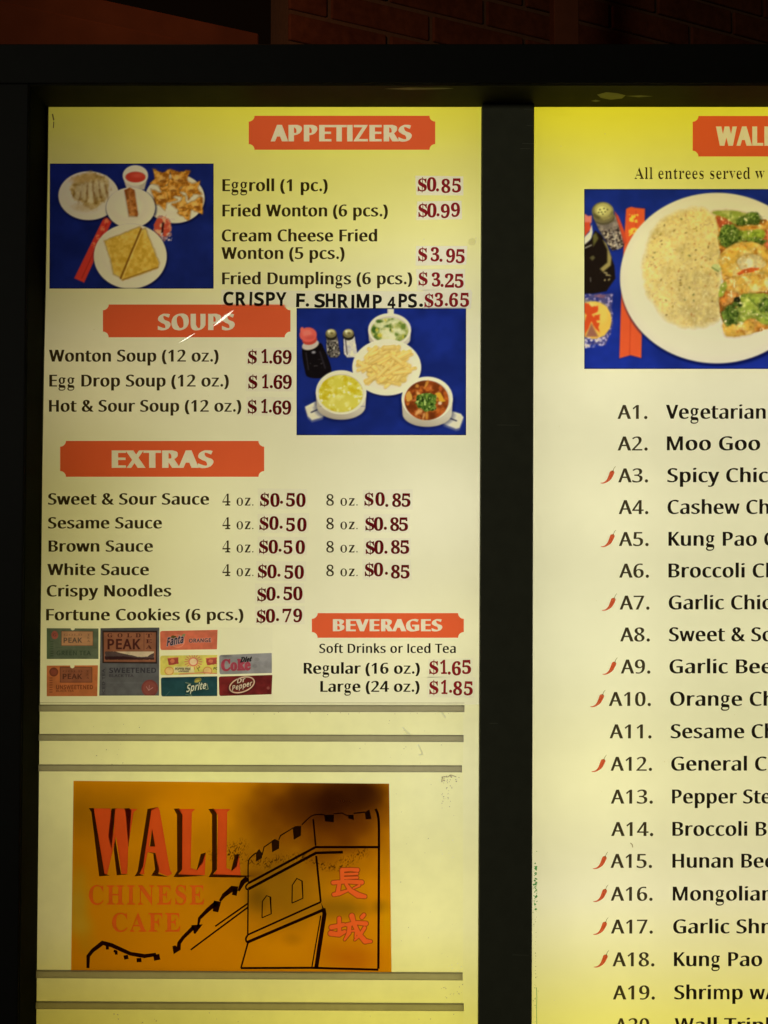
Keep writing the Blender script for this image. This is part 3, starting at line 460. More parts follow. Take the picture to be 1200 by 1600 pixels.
    [330,[134,-6,91,-1,59,15,47,29,40,45,37,61,40,75,49,87,66,94,82,61,102,40,131,31,152,33,165,38,187,59,204,93,215,141,220,202,194,179,164,165,142,162,117,163,82,173,53,194,32,223,22,262,21,301,26,332,34,352,48,377,67,397,90,413,117,423,147,427,173,426,204,420,232,406,256,386,276,359,291,324,298,292,303,243,302,191,296,146,285,105,268,69,251,45,224,20,198,6,168,-3],[162,205,181,207,194,214,208,225,220,244,217,298,206,346,188,375,175,385,159,388,137,381,120,363,110,331,106,288,111,245,120,226,133,212]],
)))



def area2(c):
    return sum(c[i][0] * c[(i + 1) % len(c)][1] - c[(i + 1) % len(c)][0] * c[i][1] for i in range(len(c)))


def inside(x, y, contours, rule):
    w = 0
    for c in contours:
        n = len(c)
        for i in range(n):
            x0, y0 = c[i]
            x1, y1 = c[(i + 1) % n]
            if (y0 <= y) != (y1 <= y):
                t = (y - y0) / (y1 - y0)
                if x0 + t * (x1 - x0) > x:
                    w += 1 if y1 > y0 else -1
    return (w % 2 == 1) if rule == 'evenodd' else (w != 0)


def fill(contours, rule='nonzero'):
    vs, es = [], []
    for c in contours:
        n = len(vs)
        vs += [Vector((float(q[0]), float(q[1]))) for q in c]
        es += [(n + i, n + (i + 1) % len(c)) for i in range(len(c))]
    r = delaunay_2d_cdt(vs, es, [], 1, 1e-7)
    V = [(p.x, p.y) for p in r[0]]
    F = []
    for f in r[2]:
        cx = sum(V[i][0] for i in f) / len(f)
        cy = sum(V[i][1] for i in f) / len(f)
        if inside(cx, cy, contours, rule):
            F.append(tuple(f))
    return V, F


def embolden(contours, S):
    """offset outlines by S n: S = (across, along, slant) gives pen contrast"""
    a, b, c = S
    big = max(contours, key=lambda q: abs(area2(q)))
    if area2(big) < 0:
        contours = [q[::-1] for q in contours]
    res = []
    for q in contours:
        n = len(q)
        out = []
        for i in range(n):
            p0, p1, p2 = q[i - 1], q[i], q[(i + 1) % n]
            ns = []
            for s, e in ((p0, p1), (p1, p2)):
                dx, dy = e[0] - s[0], e[1] - s[1]
                L = math.hypot(dx, dy) or 1e-9
                ns.append((dy / L, -dx / L))
            h = [a * m[0] ** 2 + b * m[1] ** 2 + 2 * c * m[0] * m[1] for m in ns]
            det = ns[0][0] * ns[1][1] - ns[0][1] * ns[1][0]
            if abs(det) > 0.25:
                dx = (h[0] * ns[1][1] - h[1] * ns[0][1]) / det
                dy = (ns[0][0] * h[1] - ns[1][0] * h[0]) / det
            else:
                dx = (ns[0][0] * h[0] + ns[1][0] * h[1]) / 2
                dy = (ns[0][1] * h[0] + ns[1][1] * h[1]) / 2
            L = math.hypot(dx, dy)
            lim = 1.8 * max(abs(a), abs(b), abs(c), 1e-6)
            if L > lim:
                dx, dy = dx * lim / L, dy * lim / L
            out.append((p1[0] + dx, p1[1] + dy))
        res.append(out)
    return res


STYLE = {
    'entree': ('sans', (0.054, -0.006, 0.014), -0.015),                          # base alphabet, pen (units of cap height), extra tracking
    'menu': ('sans', (0.062, -0.002, 0.014), -0.02),
    'menu_number': ('sans', (0.044, -0.006, 0.012), 0.0),
    'soft': ('sans', (0.045, 0.002, 0.010), 0.0),
    'light': ('serif', (-0.026, 0.012, 0.0), 0.06),
    'heading': ('sans', (0.115, 0.022, 0.040), -0.03),
    'price': ('serif', (0.018, 0.024, 0.0), 0.0),
    'grotesk': ('sans', (0.060, 0.055, 0.0), 0.0),
    'serif': ('serif', (-0.005, 0.012, 0.0), 0.10),
    'bold': ('sans', (0.05, 0.04, 0.0), 0.02),
    'plain': ('sans', (0.01, 0.01, 0.0), 0.05),
}
GC = {}


def glyph(style, ch):
    """contours (cap height 1), advance"""
    k = (style, ch)
    if k in GC:
        return GC[k]
    fam, S, tr = STYLE[style]
    tab = GLYPHS[fam]
    if ch == '$' and fam == 'serif':
        d = tab['S']
        cs = [[(c[i] / 400, c[i + 1] / 400) for i in range(0, len(c), 2)] for c in d[1:]]
        cs = embolden(cs, S)
        mid = (min(p[0] for c in cs for p in c) + max(p[0] for c in cs for p in c)) / 2
        bar = [(mid - .028, -.13), (mid + .028, -.13), (mid + .028, 1.15), (mid - .028, 1.15)]
        GC[k] = (cs + [bar], d[0] / 400 + tr)
        return GC[k]
    if ch == '.' and (fam == 'serif' or style in ('menu', 'entree', 'menu_number', 'grotesk')):
        r = 0.125 if style == 'price' else 0.118 if style != 'light' else 0.06
        if style == 'grotesk':
            r = .14
        GC[k] = ([[(r + .06 + r * math.cos(a * math.pi / 9), r + r * math.sin(a * math.pi / 9) - .01) for a in range(18)]],
                 2 * r + .14)
        return GC[k]
    d = tab.get(ch) or GLYPHS['sans'][ch]
    if ch == 'I' and fam == 'sans':
        d = [130, [40, 0, 90, 0, 90, 400, 40, 400]]
    cs = [[(c[i] / 400, c[i + 1] / 400) for i in range(0, len(c), 2)] for c in d[1:]]
    if cs:
        Sx = S
        if ch == 'g' and fam == 'sans':
            Sx = (-0.012, 0.014, 0.0)
            cs = [[(x * .97, y * 1.10) for x, y in c] for c in cs]
        if ch in 'MWmw' and fam == 'sans' and S[0] < .06:
            Sx = (S[0] * .7, S[1], S[2] * .6)
        cs = embolden(cs, Sx)
    adv = d[0] / 400 + 2 * max(S[0], -.02) * .7 + tr
    GC[k] = (cs, adv)
    return GC[k]


def layout(style, text, x0, x1, base, cap, slant=0.0, base1=None):
    """list of glyph contour sets in photo pixels; the line runs from x0 to x1"""
    xs, pen, boxes = [], 0.0, []
    for ch in text:
        if ch == ' ':
            pen += 0.42
            continue
        cs, adv = glyph(style, ch)
        lo = min(p[0] for c in cs for p in c)
        hi = max(p[0] for c in cs for p in c)
        boxes.append((pen + lo, pen + hi))
        xs.append((pen, cs))
        pen += adv
    L, R = boxes[0][0], max(b[1] for b in boxes)
    k = (x1 - x0) / (R - L) if x1 is not None else cap
    base1 = base if base1 is None else base1
    res = []
    for pn, cs in xs:
        res.append([[(x0 + (pn + p[0] - L) * k + slant * p[1] * cap,
                      base + (base1 - base) * ((pn + p[0] - L) / max(R - L, 1e-6)) - p[1] * cap) for p in c] for c in cs])
    return res


def place(style, ch, x0, x1, base, cap, rot=0.0):
    """one glyph fitted between x0 and x1"""
    g = layout(style, ch, x0, x1, base, cap)[0]
    if rot:
        cx, cy = (x0 + x1) / 2, base - cap / 2
        cr, sr = math.cos(rot), math.sin(rot)
        g = [[(cx + (x - cx) * cr - (y - cy) * sr, cy + (x - cx) * sr + (y - cy) * cr) for x, y in c] for c in g]
    return g


def flat(name, contour_sets, mat, parent, lift, rule='nonzero'):
    """flat print: each contour set filled on its own, lifted off the sheet towards the viewer"""
    mb = MB()
    for k, cs in enumerate(contour_sets):
        V, F = fill(cs, rule)
        mb.add([P(x, y, -lift - 1e-5 * (k % 3)) for x, y in V], F)
    return mb.build(name, mat, parent)


def strokes(lines, w0=None):
    """outline polygons of brush lines: each line is (points, width)"""
    out = []
    for pts, w in lines:
        n = len(pts)
        Lf, Rt = [], []
        for i, (x, y) in enumerate(pts):
            a = pts[max(i - 1, 0)]
            b = pts[min(i + 1, n - 1)]
            dx, dy = b[0] - a[0], b[1] - a[1]
            l = math.hypot(dx, dy) or 1e-9
            ww = w[i] if isinstance(w, (list, tuple)) else w
            # mitre
            k = 1.0
            if 0 < i < n - 1:
                d1 = (x - a[0], y - a[1])
                l1 = math.hypot(*d1) or 1e-9
                cs = abs((d1[0] * dx + d1[1] * dy) / (l1 * l))
                k = min(1 / max(cs, .45), 1.6)
            nx, ny = -dy / l * ww / 2 * k, dx / l * ww / 2 * k
            Lf.append((x + nx, y + ny))
            Rt.append((x - nx, y - ny))
        out.append([Lf + Rt[::-1]])
    return out


def smooth_line(pts, n=6, closed=False):
    """Catmull-Rom through the points"""
    out = []
    N = len(pts)
    rng = range(N) if closed else range(N - 1)
    for i in rng:
        p0 = pts[(i - 1) % N] if closed or i > 0 else pts[i]
        p1, p2 = pts[i], pts[(i + 1) % N]
        p3 = pts[(i + 2) % N] if closed or i + 2 < N else p2
        for j in range(n):
            t = j / n
            out.append(tuple(0.5 * (2 * p1[k] + (p2[k] - p0[k]) * t + (2 * p0[k] - 5 * p1[k] + 4 * p2[k] - p3[k]) * t * t
                                    + (3 * p1[k] - p0[k] - 3 * p2[k] + p3[k]) * t ** 3) for k in (0, 1)))
    if not closed:
        out.append(tuple(pts[-1]))
    return out


def quad_from(pts):
    return [pts]


# ------------------------------------------------------------------ helpers: printed pictures (ink per vertex)
def value_noise(X, Y, cell, seed):
    r = np.random.default_rng(seed)
    G = r.random((64, 64))
    x, y = X / cell, Y / cell
    xi, yi = np.floor(x).astype(int), np.floor(y).astype(int)
    fx, fy = x - xi, y - yi
    fx, fy = fx * fx * (3 - 2 * fx), fy * fy * (3 - 2 * fy)
    g = lambda a, b: G[a % 64, b % 64]
    return ((g(xi, yi) * (1 - fx) + g(xi + 1, yi) * fx) * (1 - fy)
            + (g(xi, yi + 1) * (1 - fx) + g(xi + 1, yi + 1) * fx) * fy)


def fbm(X, Y, cell, seed, octs=3):
    s, a, t = 0, 1.0, 0
    for i in range(octs):
        s = s + a * value_noise(X, Y, cell / 2 ** i, seed + i)
        t += a
        a *= .55
    return s / t


class Picture:
    """paints in the coordinates of an enlarged crop: crop = (x0, y0, factor) in photo pixels"""

    def __init__(self, corners, crop, step=1.0):
        self.q = corners                      # photo pixels: top left, top right, bottom right, bottom left
        w = max(corners[1][0] - corners[0][0], corners[2][0] - corners[3][0])
        h = max(corners[3][1] - corners[0][1], corners[2][1] - corners[1][1])
        self.nx, self.ny = max(int(w / step), 2) + 1, max(int(h / step), 2) + 1
        u, v = np.meshgrid(np.linspace(0, 1, self.nx), np.linspace(0, 1, self.ny))
        c = [np.array(k, float) for k in corners]
        self.PXX = (c[0][0] * (1 - u) + c[1][0] * u) * (1 - v) + (c[3][0] * (1 - u) + c[2][0] * u) * v
        self.PYY = (c[0][1] * (1 - u) + c[1][1] * u) * (1 - v) + (c[3][1] * (1 - u) + c[2][1] * u) * v
        self.k = crop[2]
        self.X = (self.PXX - crop[0]) * crop[2]
        self.Y = (self.PYY - crop[1]) * crop[2]
        self.aa = crop[2] * step * 1.0
        self.img = np.ones((self.ny, self.nx, 3)) * 222.0

    def base(self, c):
        self.img[:] = c

    def mix(self, m, c):
        m = np.clip(m, 0, 1)[..., None]
        self.img = self.img * (1 - m) + np.asarray(c, float) * m

    def mul(self, m, f):
        m = np.clip(m, 0, 1)[..., None]
        self.img = self.img * (1 - m + m * np.asarray(f, float))

    def cover(self, d, soft=None):
        return np.clip(.5 - d / (soft or self.aa), 0, 1)

    def d_ell(self, cx, cy, rx, ry, rot=0.0, wob=0.0, cell=30, seed=1):
        x, y = self.X - cx, self.Y - cy
        if rot:
            c, s = math.cos(rot), math.sin(rot)
            x, y = x * c + y * s, -x * s + y * c
        d = (np.hypot(x / rx, y / ry) - 1) * min(rx, ry)
        if wob:
            d = d + (fbm(self.X, self.Y, cell, seed) - .5) * 2 * wob
        return d

    def ell(self, cx, cy, rx, ry, c, rot=0.0, soft=None, wob=0.0, cell=30, seed=1, op=1.0):
        m = self.cover(self.d_ell(cx, cy, rx, ry, rot, wob, cell, seed), soft) * op
        self.mix(m, c)
        return m

    def d_poly(self, contours, wob=0.0, cell=30, seed=1):
        D = np.full(self.X.shape, 1e9)
        W = np.zeros(self.X.shape, bool)
        for c in contours:
            n = len(c)
            for i in range(n):
                x0, y0 = c[i]
                x1, y1 = c[(i + 1) % n]
                ex, ey = x1 - x0, y1 - y0
                L = ex * ex + ey * ey + 1e-9
                t = np.clip(((self.X - x0) * ex + (self.Y - y0) * ey) / L, 0, 1)
                D = np.minimum(D, np.hypot(self.X - x0 - t * ex, self.Y - y0 - t * ey))
                if abs(ey) > 1e-9:
                    cr = ((y0 <= self.Y) != (y1 <= self.Y)) & (x0 + (self.Y - y0) / ey * ex > self.X)
                    W ^= cr
        d = np.where(W, -D, D)
        if wob:
            d = d + (fbm(self.X, self.Y, cell, seed) - .5) * 2 * wob
        return d

    def poly(self, pts, c, soft=None, wob=0.0, cell=30, seed=1, op=1.0, rnd=False):
        if rnd:
            pts = smooth_line(pts, 5, True)
        m = self.cover(self.d_poly([pts], wob, cell, seed), soft) * op
        self.mix(m, c)
        return m

    def line(self, pts, w, c, soft=None, op=1.0):
        D = np.full(self.X.shape, 1e9)
        for (x0, y0), (x1, y1) in zip(pts[:-1], pts[1:]):
            ex, ey = x1 - x0, y1 - y0
            t = np.clip(((self.X - x0) * ex + (self.Y - y0) * ey) / (ex * ex + ey * ey + 1e-9), 0, 1)
            D = np.minimum(D, np.hypot(self.X - x0 - t * ex, self.Y - y0 - t * ey))
        m = self.cover(D - w / 2, soft) * op
        self.mix(m, c)
        return m

    def text(self, style, s, x0, x1, base, cap, c, slant=0.0, op=1.0, base1=None, grow=0.0, gc=None):
        for cs in layout(style, s, x0, x1, base, cap, slant, base1):
            d = self.d_poly(cs)
            if grow:
                self.mix(self.cover(d - grow), gc)
            self.mix(self.cover(d) * op, c)

    def speckle(self, m, cell, seed, lo, hi, octs=3):
        """multiply the masked area by noise between lo and hi"""
        f = fbm(self.X, self.Y, cell, seed, octs)
        f = np.clip((f - .25) / .5, 0, 1)
        g = lo + (hi - lo) * f
        self.img *= (1 - np.clip(m, 0, 1) + np.clip(m, 0, 1) * g)[..., None]

    def blend_noise(self, m, cell, seed, c, th=.55, w=.1, octs=3):
        f = fbm(self.X, self.Y, cell, seed, octs)
        self.mix(np.clip(m, 0, 1) * np.clip((f - th + .4 * w) / (w * 2.2), 0, 1), c)

    def soften(self, n=1):
        # the prints are slightly out of focus
        for _ in range(n):
            q = np.pad(self.img, ((1, 1), (1, 1), (0, 0)), mode='edge')
            self.img = (q[:-2, 1:-1] + q[2:, 1:-1] + q[1:-1, :-2] + q[1:-1, 2:] + 2 * q[1:-1, 1:-1]) / 6.0

    def build(self, name, parent, lift, raw=None, ref=None):
        T = np.clip(lin(np.clip(self.img, 0, 255)) / (REF if ref is None else lin(ref)), 0.002, .985) if raw is None else raw
        vs = [P(a, b, -lift) for a, b in zip(self.PXX.ravel(), self.PYY.ravel())]
        i = np.arange(self.nx * self.ny).reshape(self.ny, self.nx)
        fs = np.stack([i[1:, :-1], i[1:, 1:], i[:-1, 1:], i[:-1, :-1]], -1).reshape(-1, 4).tolist()
        o = mesh_obj(name, vs, fs, print_film(), parent)
        at = o.data.attributes.new('ink', 'FLOAT_COLOR', 'POINT')
        rgba = np.ones((self.nx * self.ny, 4), np.float32)
        rgba[:, :3] = T.reshape(-1, 3)
        at.data.foreach_set('color', rgba.ravel())
        return o


# ================================================================== THE WALL BEHIND THE BOARD
FRONT = -0.073                      # front face of the cabinet frame
TOP_Z = P(600, 68, FRONT).z         # top of the frame


def brick_material():
    m, nt = new_mat('old_red_brick')
    out = nt.nodes.new('ShaderNodeOutputMaterial')
    b = nt.nodes.new('ShaderNodeBsdfPrincipled')
    geo = nt.nodes.new('ShaderNodeNewGeometry')
    n = nt.nodes.new('ShaderNodeTexNoise'); n.inputs['Scale'].default_value = 45; n.inputs['Detail'].default_value = 9
    n2 = nt.nodes.new('ShaderNodeTexNoise'); n2.inputs['Scale'].default_value = 5
    nt.links.new(geo.outputs['Position'], n.inputs['Vector']); nt.links.new(geo.outputs['Position'], n2.inputs['Vector'])
    cr = nt.nodes.new('ShaderNodeValToRGB')
    cr.color_ramp.elements[0].color = (.055, .013, .005, 1); cr.color_ramp.elements[0].position = .3
    cr.color_ramp.elements[1].color = (.15, .044, .017, 1); cr.color_ramp.elements[1].position = .75
    ad = nt.nodes.new('ShaderNodeMath'); ad.operation = 'ADD'
    hv = nt.nodes.new('ShaderNodeMath'); hv.operation = 'MULTIPLY'; hv.inputs[1].default_value = .5
    nt.links.new(n.outputs[0], ad.inputs[0]); nt.links.new(n2.outputs[0], ad.inputs[1])
    nt.links.new(ad.outputs[0], hv.inputs[0]); nt.links.new(hv.outputs[0], cr.inputs[0])
    nt.links.new(cr.outputs[0], b.inputs['Base Color'])
    b.inputs['Roughness'].default_value = .9
    b.inputs['Specular IOR Level'].default_value = .08
    bp = nt.nodes.new('ShaderNodeBump'); bp.inputs['Strength'].default_value = .6; bp.inputs['Distance'].default_value = .003
    nt.links.new(n.outputs[0], bp.inputs['Height']); nt.links.new(bp.outputs[0], b.inputs['Normal'])
    nt.links.new(b.outputs[0], out.inputs[0])
    return m


def build_wall():
    # the wall starts at a corner and runs away to the right
    o0 = P(449, 66, 0.85)
    ang = math.radians(25)
    ux, uy = math.cos(ang), math.sin(ang)
    nx, ny = uy, -ux                 # towards the viewer
    zc = P(455, 20, 0.85).z          # a mortar joint seen at the corner
    r = root('brick_wall', 'dark red brick wall behind the top of the menu cabinet, fading into the night', 'brick wall',
             (o0.x, o0.y, zc - 1.0))
    bl, bh, g = .245, .060, .010
    pitch = bh + g

    def blk(s0, s1, z0, z1, d0, d1, b):
        q = []
        for d in (d1, d0):
            for s, z in ((s0, z0), (s1, z0), (s1, z1), (s0, z1)):
                q.append((o0.x + ux * s + nx * d, o0.y + uy * s + ny * d, z))
        b.hexa(q)
    rr = random.Random(3)
    mb = MB()
    for row in range(-12, 6):
        s = -.01 if row % 2 else -.155
        z0 = zc + row * pitch + g / 2
        while s < 3.2:
            a = max(s, 0.0)
            e = s + bl
            if e - a > .03:
                blk(a, e, z0, z0 + bh, 0.0, .012 + rr.uniform(-.002, .003), mb)
            s += bl + g
    bricks = mb.build('bricks', brick_material(), r)
    bevel(bricks, .004, 2)
    bk = MB()
    blk(.003, 3.2, zc - 12 * pitch, zc + 6 * pitch, -.12, .006, bk)
    bk.build('mortar', solid('lime_mortar', (.11, .055, .028), .95, spec=.05, bump=.6, scale=80), r)


build_wall()


def build_soffit():
    # boards under the eaves that run back beside the brick corner
    r = root('wooden_soffit', 'brown boarded eaves above the left end of the menu cabinet', 'soffit', P(200, 20, .5))
    wood = solid('brown_stained_wood', (.052, .016, .006), .8, spec=.05, bump=.3, var=.35, scale=14)
    for (q, y0, y1) in ((((-300, -62), (420, 91.5), (420, 300), (-300, 300)), .45, .47),
                        (((-300, -101), (160, 0), (404, 53), (404, 300), (-300, 300)), .49, .52)):
        n = len(q)
        mb = MB()
        f = [P(px, py, y0 + .0001 * px) for px, py in q]
        bq = [P(px, py, y1 + .0001 * px) for px, py in q]
        mb.add(f + bq, [tuple(range(n))[::-1], tuple(range(n, 2 * n))] + [(i, (i + 1) % n, n + (i + 1) % n, n + i) for i in range(n)])
        bevel(mb.build('soffit_board', wood, r), .002, 1)


build_soffit()


def build_post():
    a, b = P(866, 60, .70), P(905, 60, .70)
    r = root('wooden_post', 'square reddish post standing behind the top rail of the menu cabinet', 'post',
             (a.x, .70, TOP_Z - .6))
    mb = MB()
    mb.box(a.x, b.x, .70, .76, TOP_Z - .6, TOP_Z + .8)
    bevel(mb.build('post', solid('red_painted_post', (.080, .028, .013), .8, spec=.05, bump=.2), r), .002)


build_post()

# ================================================================== THE MENU CABINET
black = solid('black_powder_coat', (.0075, .0072, .0055), .6, bump=.12, spec=.12, var=.2, scale=60)
inner = solid('dark_return', (.018, .017, .009), .7, bump=.2, spec=.1, var=.4, scale=25)
cab = root('menu_cabinet', 'black metal menu board cabinet with two backlit panels', 'menu cabinet', P(600, 1900, 0))


def front(px, py):
    return P(px, py, FRONT)


def back(px, py):
    return P(px, py, .004)


# front face outline (opening) and sheet outline, in photo pixels
OB_L = [(45, 130), (28, 1600), (22, 2100)]
BK_L = [(70, 163), (44, 1600), (36, 2100)]
# top rail
mb = MB()
zt = TOP_Z
zo = P(600, 130, FRONT).z
x0 = P(-60, 130, FRONT).x
x1 = P(1700, 130, FRONT).x
mb.box(x0, x1, FRONT, -.001, zo, zt)
bevel(mb.build('top_rail', black, cab), .002)
mb = MB()
mb.box(x0, x1, FRONT + .004, -.0012, zo - .0015, zo - .0002)
top_return = mb.build('top_return', inner, cab)
# left jamb
mb = MB()
zb = P(30, 2100, FRONT).z
fa, fb = front(45, 130), front(22, 2100)
xo = P(-220, 800, FRONT).x
mb.hexa([(xo, FRONT, zb), (fb.x, FRONT, zb), (fa.x, FRONT, zo), (xo, FRONT, zo),
         (xo, -.001, zb), (fb.x, -.001, zb), (fa.x, -.001, zo), (xo, -.001, zo)])
bevel(mb.build('side_jamb', black, cab), .002)
mb = MB()
mb.hexa([(fb.x + .0002, FRONT + .003, zb), (fb.x + .0012, FRONT + .003, zb), (fa.x + .0012, FRONT + .003, zo - .002), (fa.x + .0002, FRONT + .003, zo - .002),
         (fb.x + .0002, -.0012, zb), (fb.x + .0012, -.0012, zb), (fa.x + .0012, -.0012, zo - .002), (fa.x + .0002, -.0012, zo - .002)])
mb.build('side_return', solid('side_return_paint', (.010, .011, .006), .85, bump=.2, spec=.03, var=.35, scale=25), cab)
# slim inner stop round the left sheet edge (which runs a little out of square)
LEFT_EDGE = [(75, 160), (74, 240), (70.5, 450), (68, 560), (58.8, 1085), (56.5, 1240), (52, 1480), (50, 1600), (43, 2000)]
mb = MB()
for (xa, ya), (xb, yb) in zip(LEFT_EDGE[:-1], LEFT_EDGE[1:]):
    a, b = P(xa, ya, -.004), P(xb, yb, -.004)
    w = .05
    mb.hexa([(b.x - w, -.004, b.z), (b.x, -.004, b.z), (a.x, -.004, a.z), (a.x - w, -.004, a.z),
             (b.x - w, -.0006, b.z), (b.x, -.0006, b.z), (a.x, -.0006, a.z), (a.x - w, -.0006, a.z)])
mb.build('inner_stop', solid('inner_stop_paint', (.016, .018, .012), .6, spec=.2), cab)
# mullion between the panels
MD = -.014
mb = MB()
tl, tr_ = P(753.2, 163, MD), P(835.0, 163, MD)
bl_, br_ = P(747.6, 1600, MD), P(831.2, 1600, MD)
ext = (P(600, 2100, MD).z - bl_.z) / (bl_.z - tl.z)
zb2 = P(600, 2100, MD).z
bl2 = Vector((bl_.x + (bl_.x - tl.x) * ext, MD, zb2)); br2 = Vector((br_.x + (br_.x - tr_.x) * ext, MD, zb2))
q4 = [bl2, br2, Vector((tr_.x, MD, zo - .002)), Vector((tl.x, MD, zo - .002))]
mb.hexa(q4 + [Vector((v.x, -.0006, v.z)) for v in q4])
bevel(mb.build('mullion', solid('mullion_paint', (.070, .073, .046), .6, bump=.10, spec=.2, var=.2, scale=50), cab), .0015)
# the lightbox body behind: divider, back, sides and top, so that no lamp light escapes
DEEP = .20
body = solid('cabinet_body', (.75, .75, .72), .8)
mb = MB()
xm = P(794, 800).x
mb.box(xm - .003, xm + .003, .001, DEEP, zb, zt - .002)
mb.box(xo, x1 + .06, DEEP + .001, DEEP + .005, zb, zt - .002)
mb.box(xo, xo + .004, .0, DEEP, zb, zt - .007)
mb.box(x1 + .055, x1 + .06, .0, DEEP, zb, zt - .007)
mb.box(xo, x1 + .06, .0, DEEP, zt - .006, zt - .002)
mb.build('lightbox', body, cab)
mb = MB()
mb.box(x1, x1 + .06, FRONT, -.001, zb, zt)
mb.build('side_jamb', black, cab)
mb = MB()
mb.box(xo, x1 + .06, FRONT, DEEP, zb - .08, zb - .001)
mb.build('bottom_rail', black, cab)
scuff = solid('scuffed_paint', (.16, .165, .11), .6, spec=.2)
for x0_, x1_, y_ in ((818, 833, 170.5), (815, 834, 224), (822, 833, 196), (812, 829, 232), (775, 812, 664), (764, 778, 1130), (800, 826, 1492)):
    m = MB()
    m.add([P(x0_, y_ + .35, MD - .0001), P(x1_, y_ + .7, MD - .0001), P(x1_, y_ + .2, MD - .0001), P(x0_ + 2, y_ - .35, MD - .0001)], [(0, 1, 2, 3)])
    m.build('scuff', scuff, cab)
# flaking paint on the underside of the top rail
rr = random.Random(11)


def chips(name, n, fx, fy, mat, parent, size, y_fun=None, lift=.0022):
    mbb = MB()
    for _ in range(n):
        cx, cy = fx(), fy()
        s = size()
        pts = []
        k = rr.randint(5, 9)
        asp = rr.uniform(.4, 1)
        ph = rr.uniform(0, math.pi)
        for i in range(k):
            a = 2 * math.pi * i / k
            q = s * rr.uniform(.5, 1.2)
            x, y = q * math.cos(a), q * asp * math.sin(a)
            pts.append((cx + x * math.cos(ph) - y * math.sin(ph), cy + x * math.sin(ph) + y * math.cos(ph)))
        mbb.add([P(x, y, -lift) for x, y in pts], [tuple(range(k))])
    o = mbb.build(name, mat, parent)
    o['kind'] = 'stuff'
    return o


mb = MB()
flake_rows = [[(940, .042), (955, .050), (972, .047), (986, .040), (980, .030), (962, .026), (946, .032)],
              [(600, .060), (640, .064), (700, .063), (712, .061), (690, .059), (640, .057)],
              [(985, .038), (1010, .040), (1030, .037), (1006, .034)],
              [(930, .022), (938, .026), (946, .022), (938, .019)]]
for row in flake_rows:
    vs = []
    for px, d in row:
        y = -d
        u = (px - 600) / FPX * (DIST - d)
        vs.append((u, y, zo - .0019))
    mb = MB()
    mb.add(vs, [tuple(range(len(vs)))])
    mb.build('flaked_paint', solid('bare_grey_primer', (.16, .16, .07), .7, var=.4), cab)

# ================================================================== LEFT PANEL
SHEET_C = (.90, .87, .62)
TRACK_C = (.90, .87, .50)
sheet_mat = film('opal_acrylic', SHEET_C, .035, 55)
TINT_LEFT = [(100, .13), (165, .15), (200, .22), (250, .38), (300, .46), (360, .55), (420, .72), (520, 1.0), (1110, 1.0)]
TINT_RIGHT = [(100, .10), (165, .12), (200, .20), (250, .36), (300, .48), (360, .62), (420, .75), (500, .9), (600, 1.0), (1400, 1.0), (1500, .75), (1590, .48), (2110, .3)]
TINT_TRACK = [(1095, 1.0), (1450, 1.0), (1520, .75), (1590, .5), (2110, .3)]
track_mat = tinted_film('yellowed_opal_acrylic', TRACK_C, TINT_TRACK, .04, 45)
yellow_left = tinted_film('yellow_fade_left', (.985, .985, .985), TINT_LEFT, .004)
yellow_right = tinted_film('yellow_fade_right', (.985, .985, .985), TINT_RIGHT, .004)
text_bled = film('light_bled_black_ink', (.045, .030, .018))  # black lettering; backlight bleeding round the strokes is put into its brown tone
text_dark = film('black_brown_ink', (.016, .011, .010))
num_ink = film('faded_black_ink', (.055, .042, .028))
red_ink = film('orange_red_ink', (.87, .138, .068))
cream_ink = film('cream_ink', (.93, .88, .97))
price_red = film('price_red_ink', (.27, .012, .024))
price_dark = film('deep_price_red_ink', (.125, .004, .010))
price_film = film('clear_white_film', (.95, .94, .985))
black_ink = film('matt_black_letters', (.014, .012, .014))

left = root('appetizer_menu', 'backlit yellow-cream menu panel on the left with appetizers, soups, extras and beverages', 'menu panel',
            P(400, 1100, 0))


def poly_sheet(name, pts, mat, parent, lift):
    mbb = MB()
    mbb.add([P(x, y, -lift) for x, y in pts], [tuple(range(len(pts)))])
    return mbb.build(name, mat, parent)


# lightbox face behind everything: upper sheet with the printed insert, lower track panel
mb = MB()
up = [(30, 140), (70, 160)]
poly_sheet('printed_sheet', [(30, 1101), (790, 1101), (790, 108), (30, 108)], sheet_mat, left, 0.0)

track = root('letter_track', 'blank yellowed letter-track panel with grey rails under the beverages list', 'letter track',
             P(400, 1600, 0))
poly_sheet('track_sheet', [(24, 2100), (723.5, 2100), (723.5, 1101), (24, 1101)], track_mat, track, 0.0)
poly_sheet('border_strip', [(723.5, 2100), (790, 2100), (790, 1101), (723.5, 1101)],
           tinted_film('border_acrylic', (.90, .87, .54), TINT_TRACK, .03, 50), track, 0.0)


def notch_banner(x0, y0, x1, y1, r=9.0, n=5):
    pts = []
    for cx, cy, a0 in ((x0, y0, 90), (x1, y0, 180), (x1, y1, 270), (x0, y1, 0)):
        # concave quarter circle round each corner, clockwise in screen space
        a = [math.radians(a0 - 90 * i / n) for i in range(n + 1)]
        seg = [(cx + r * math.cos(t), cy + r * math.sin(t)) for t in a]
        pts += seg
    return pts


def sum_winding(V, f, contours):
    x = sum(V[i][0] for i in f) / len(f)
    y = sum(V[i][1] for i in f) / len(f)
    w = 0
    for c in contours:
        if inside(x, y, [c], 'nonzero'):
            w += 1 if area2(c) > 0 else -1
    return w


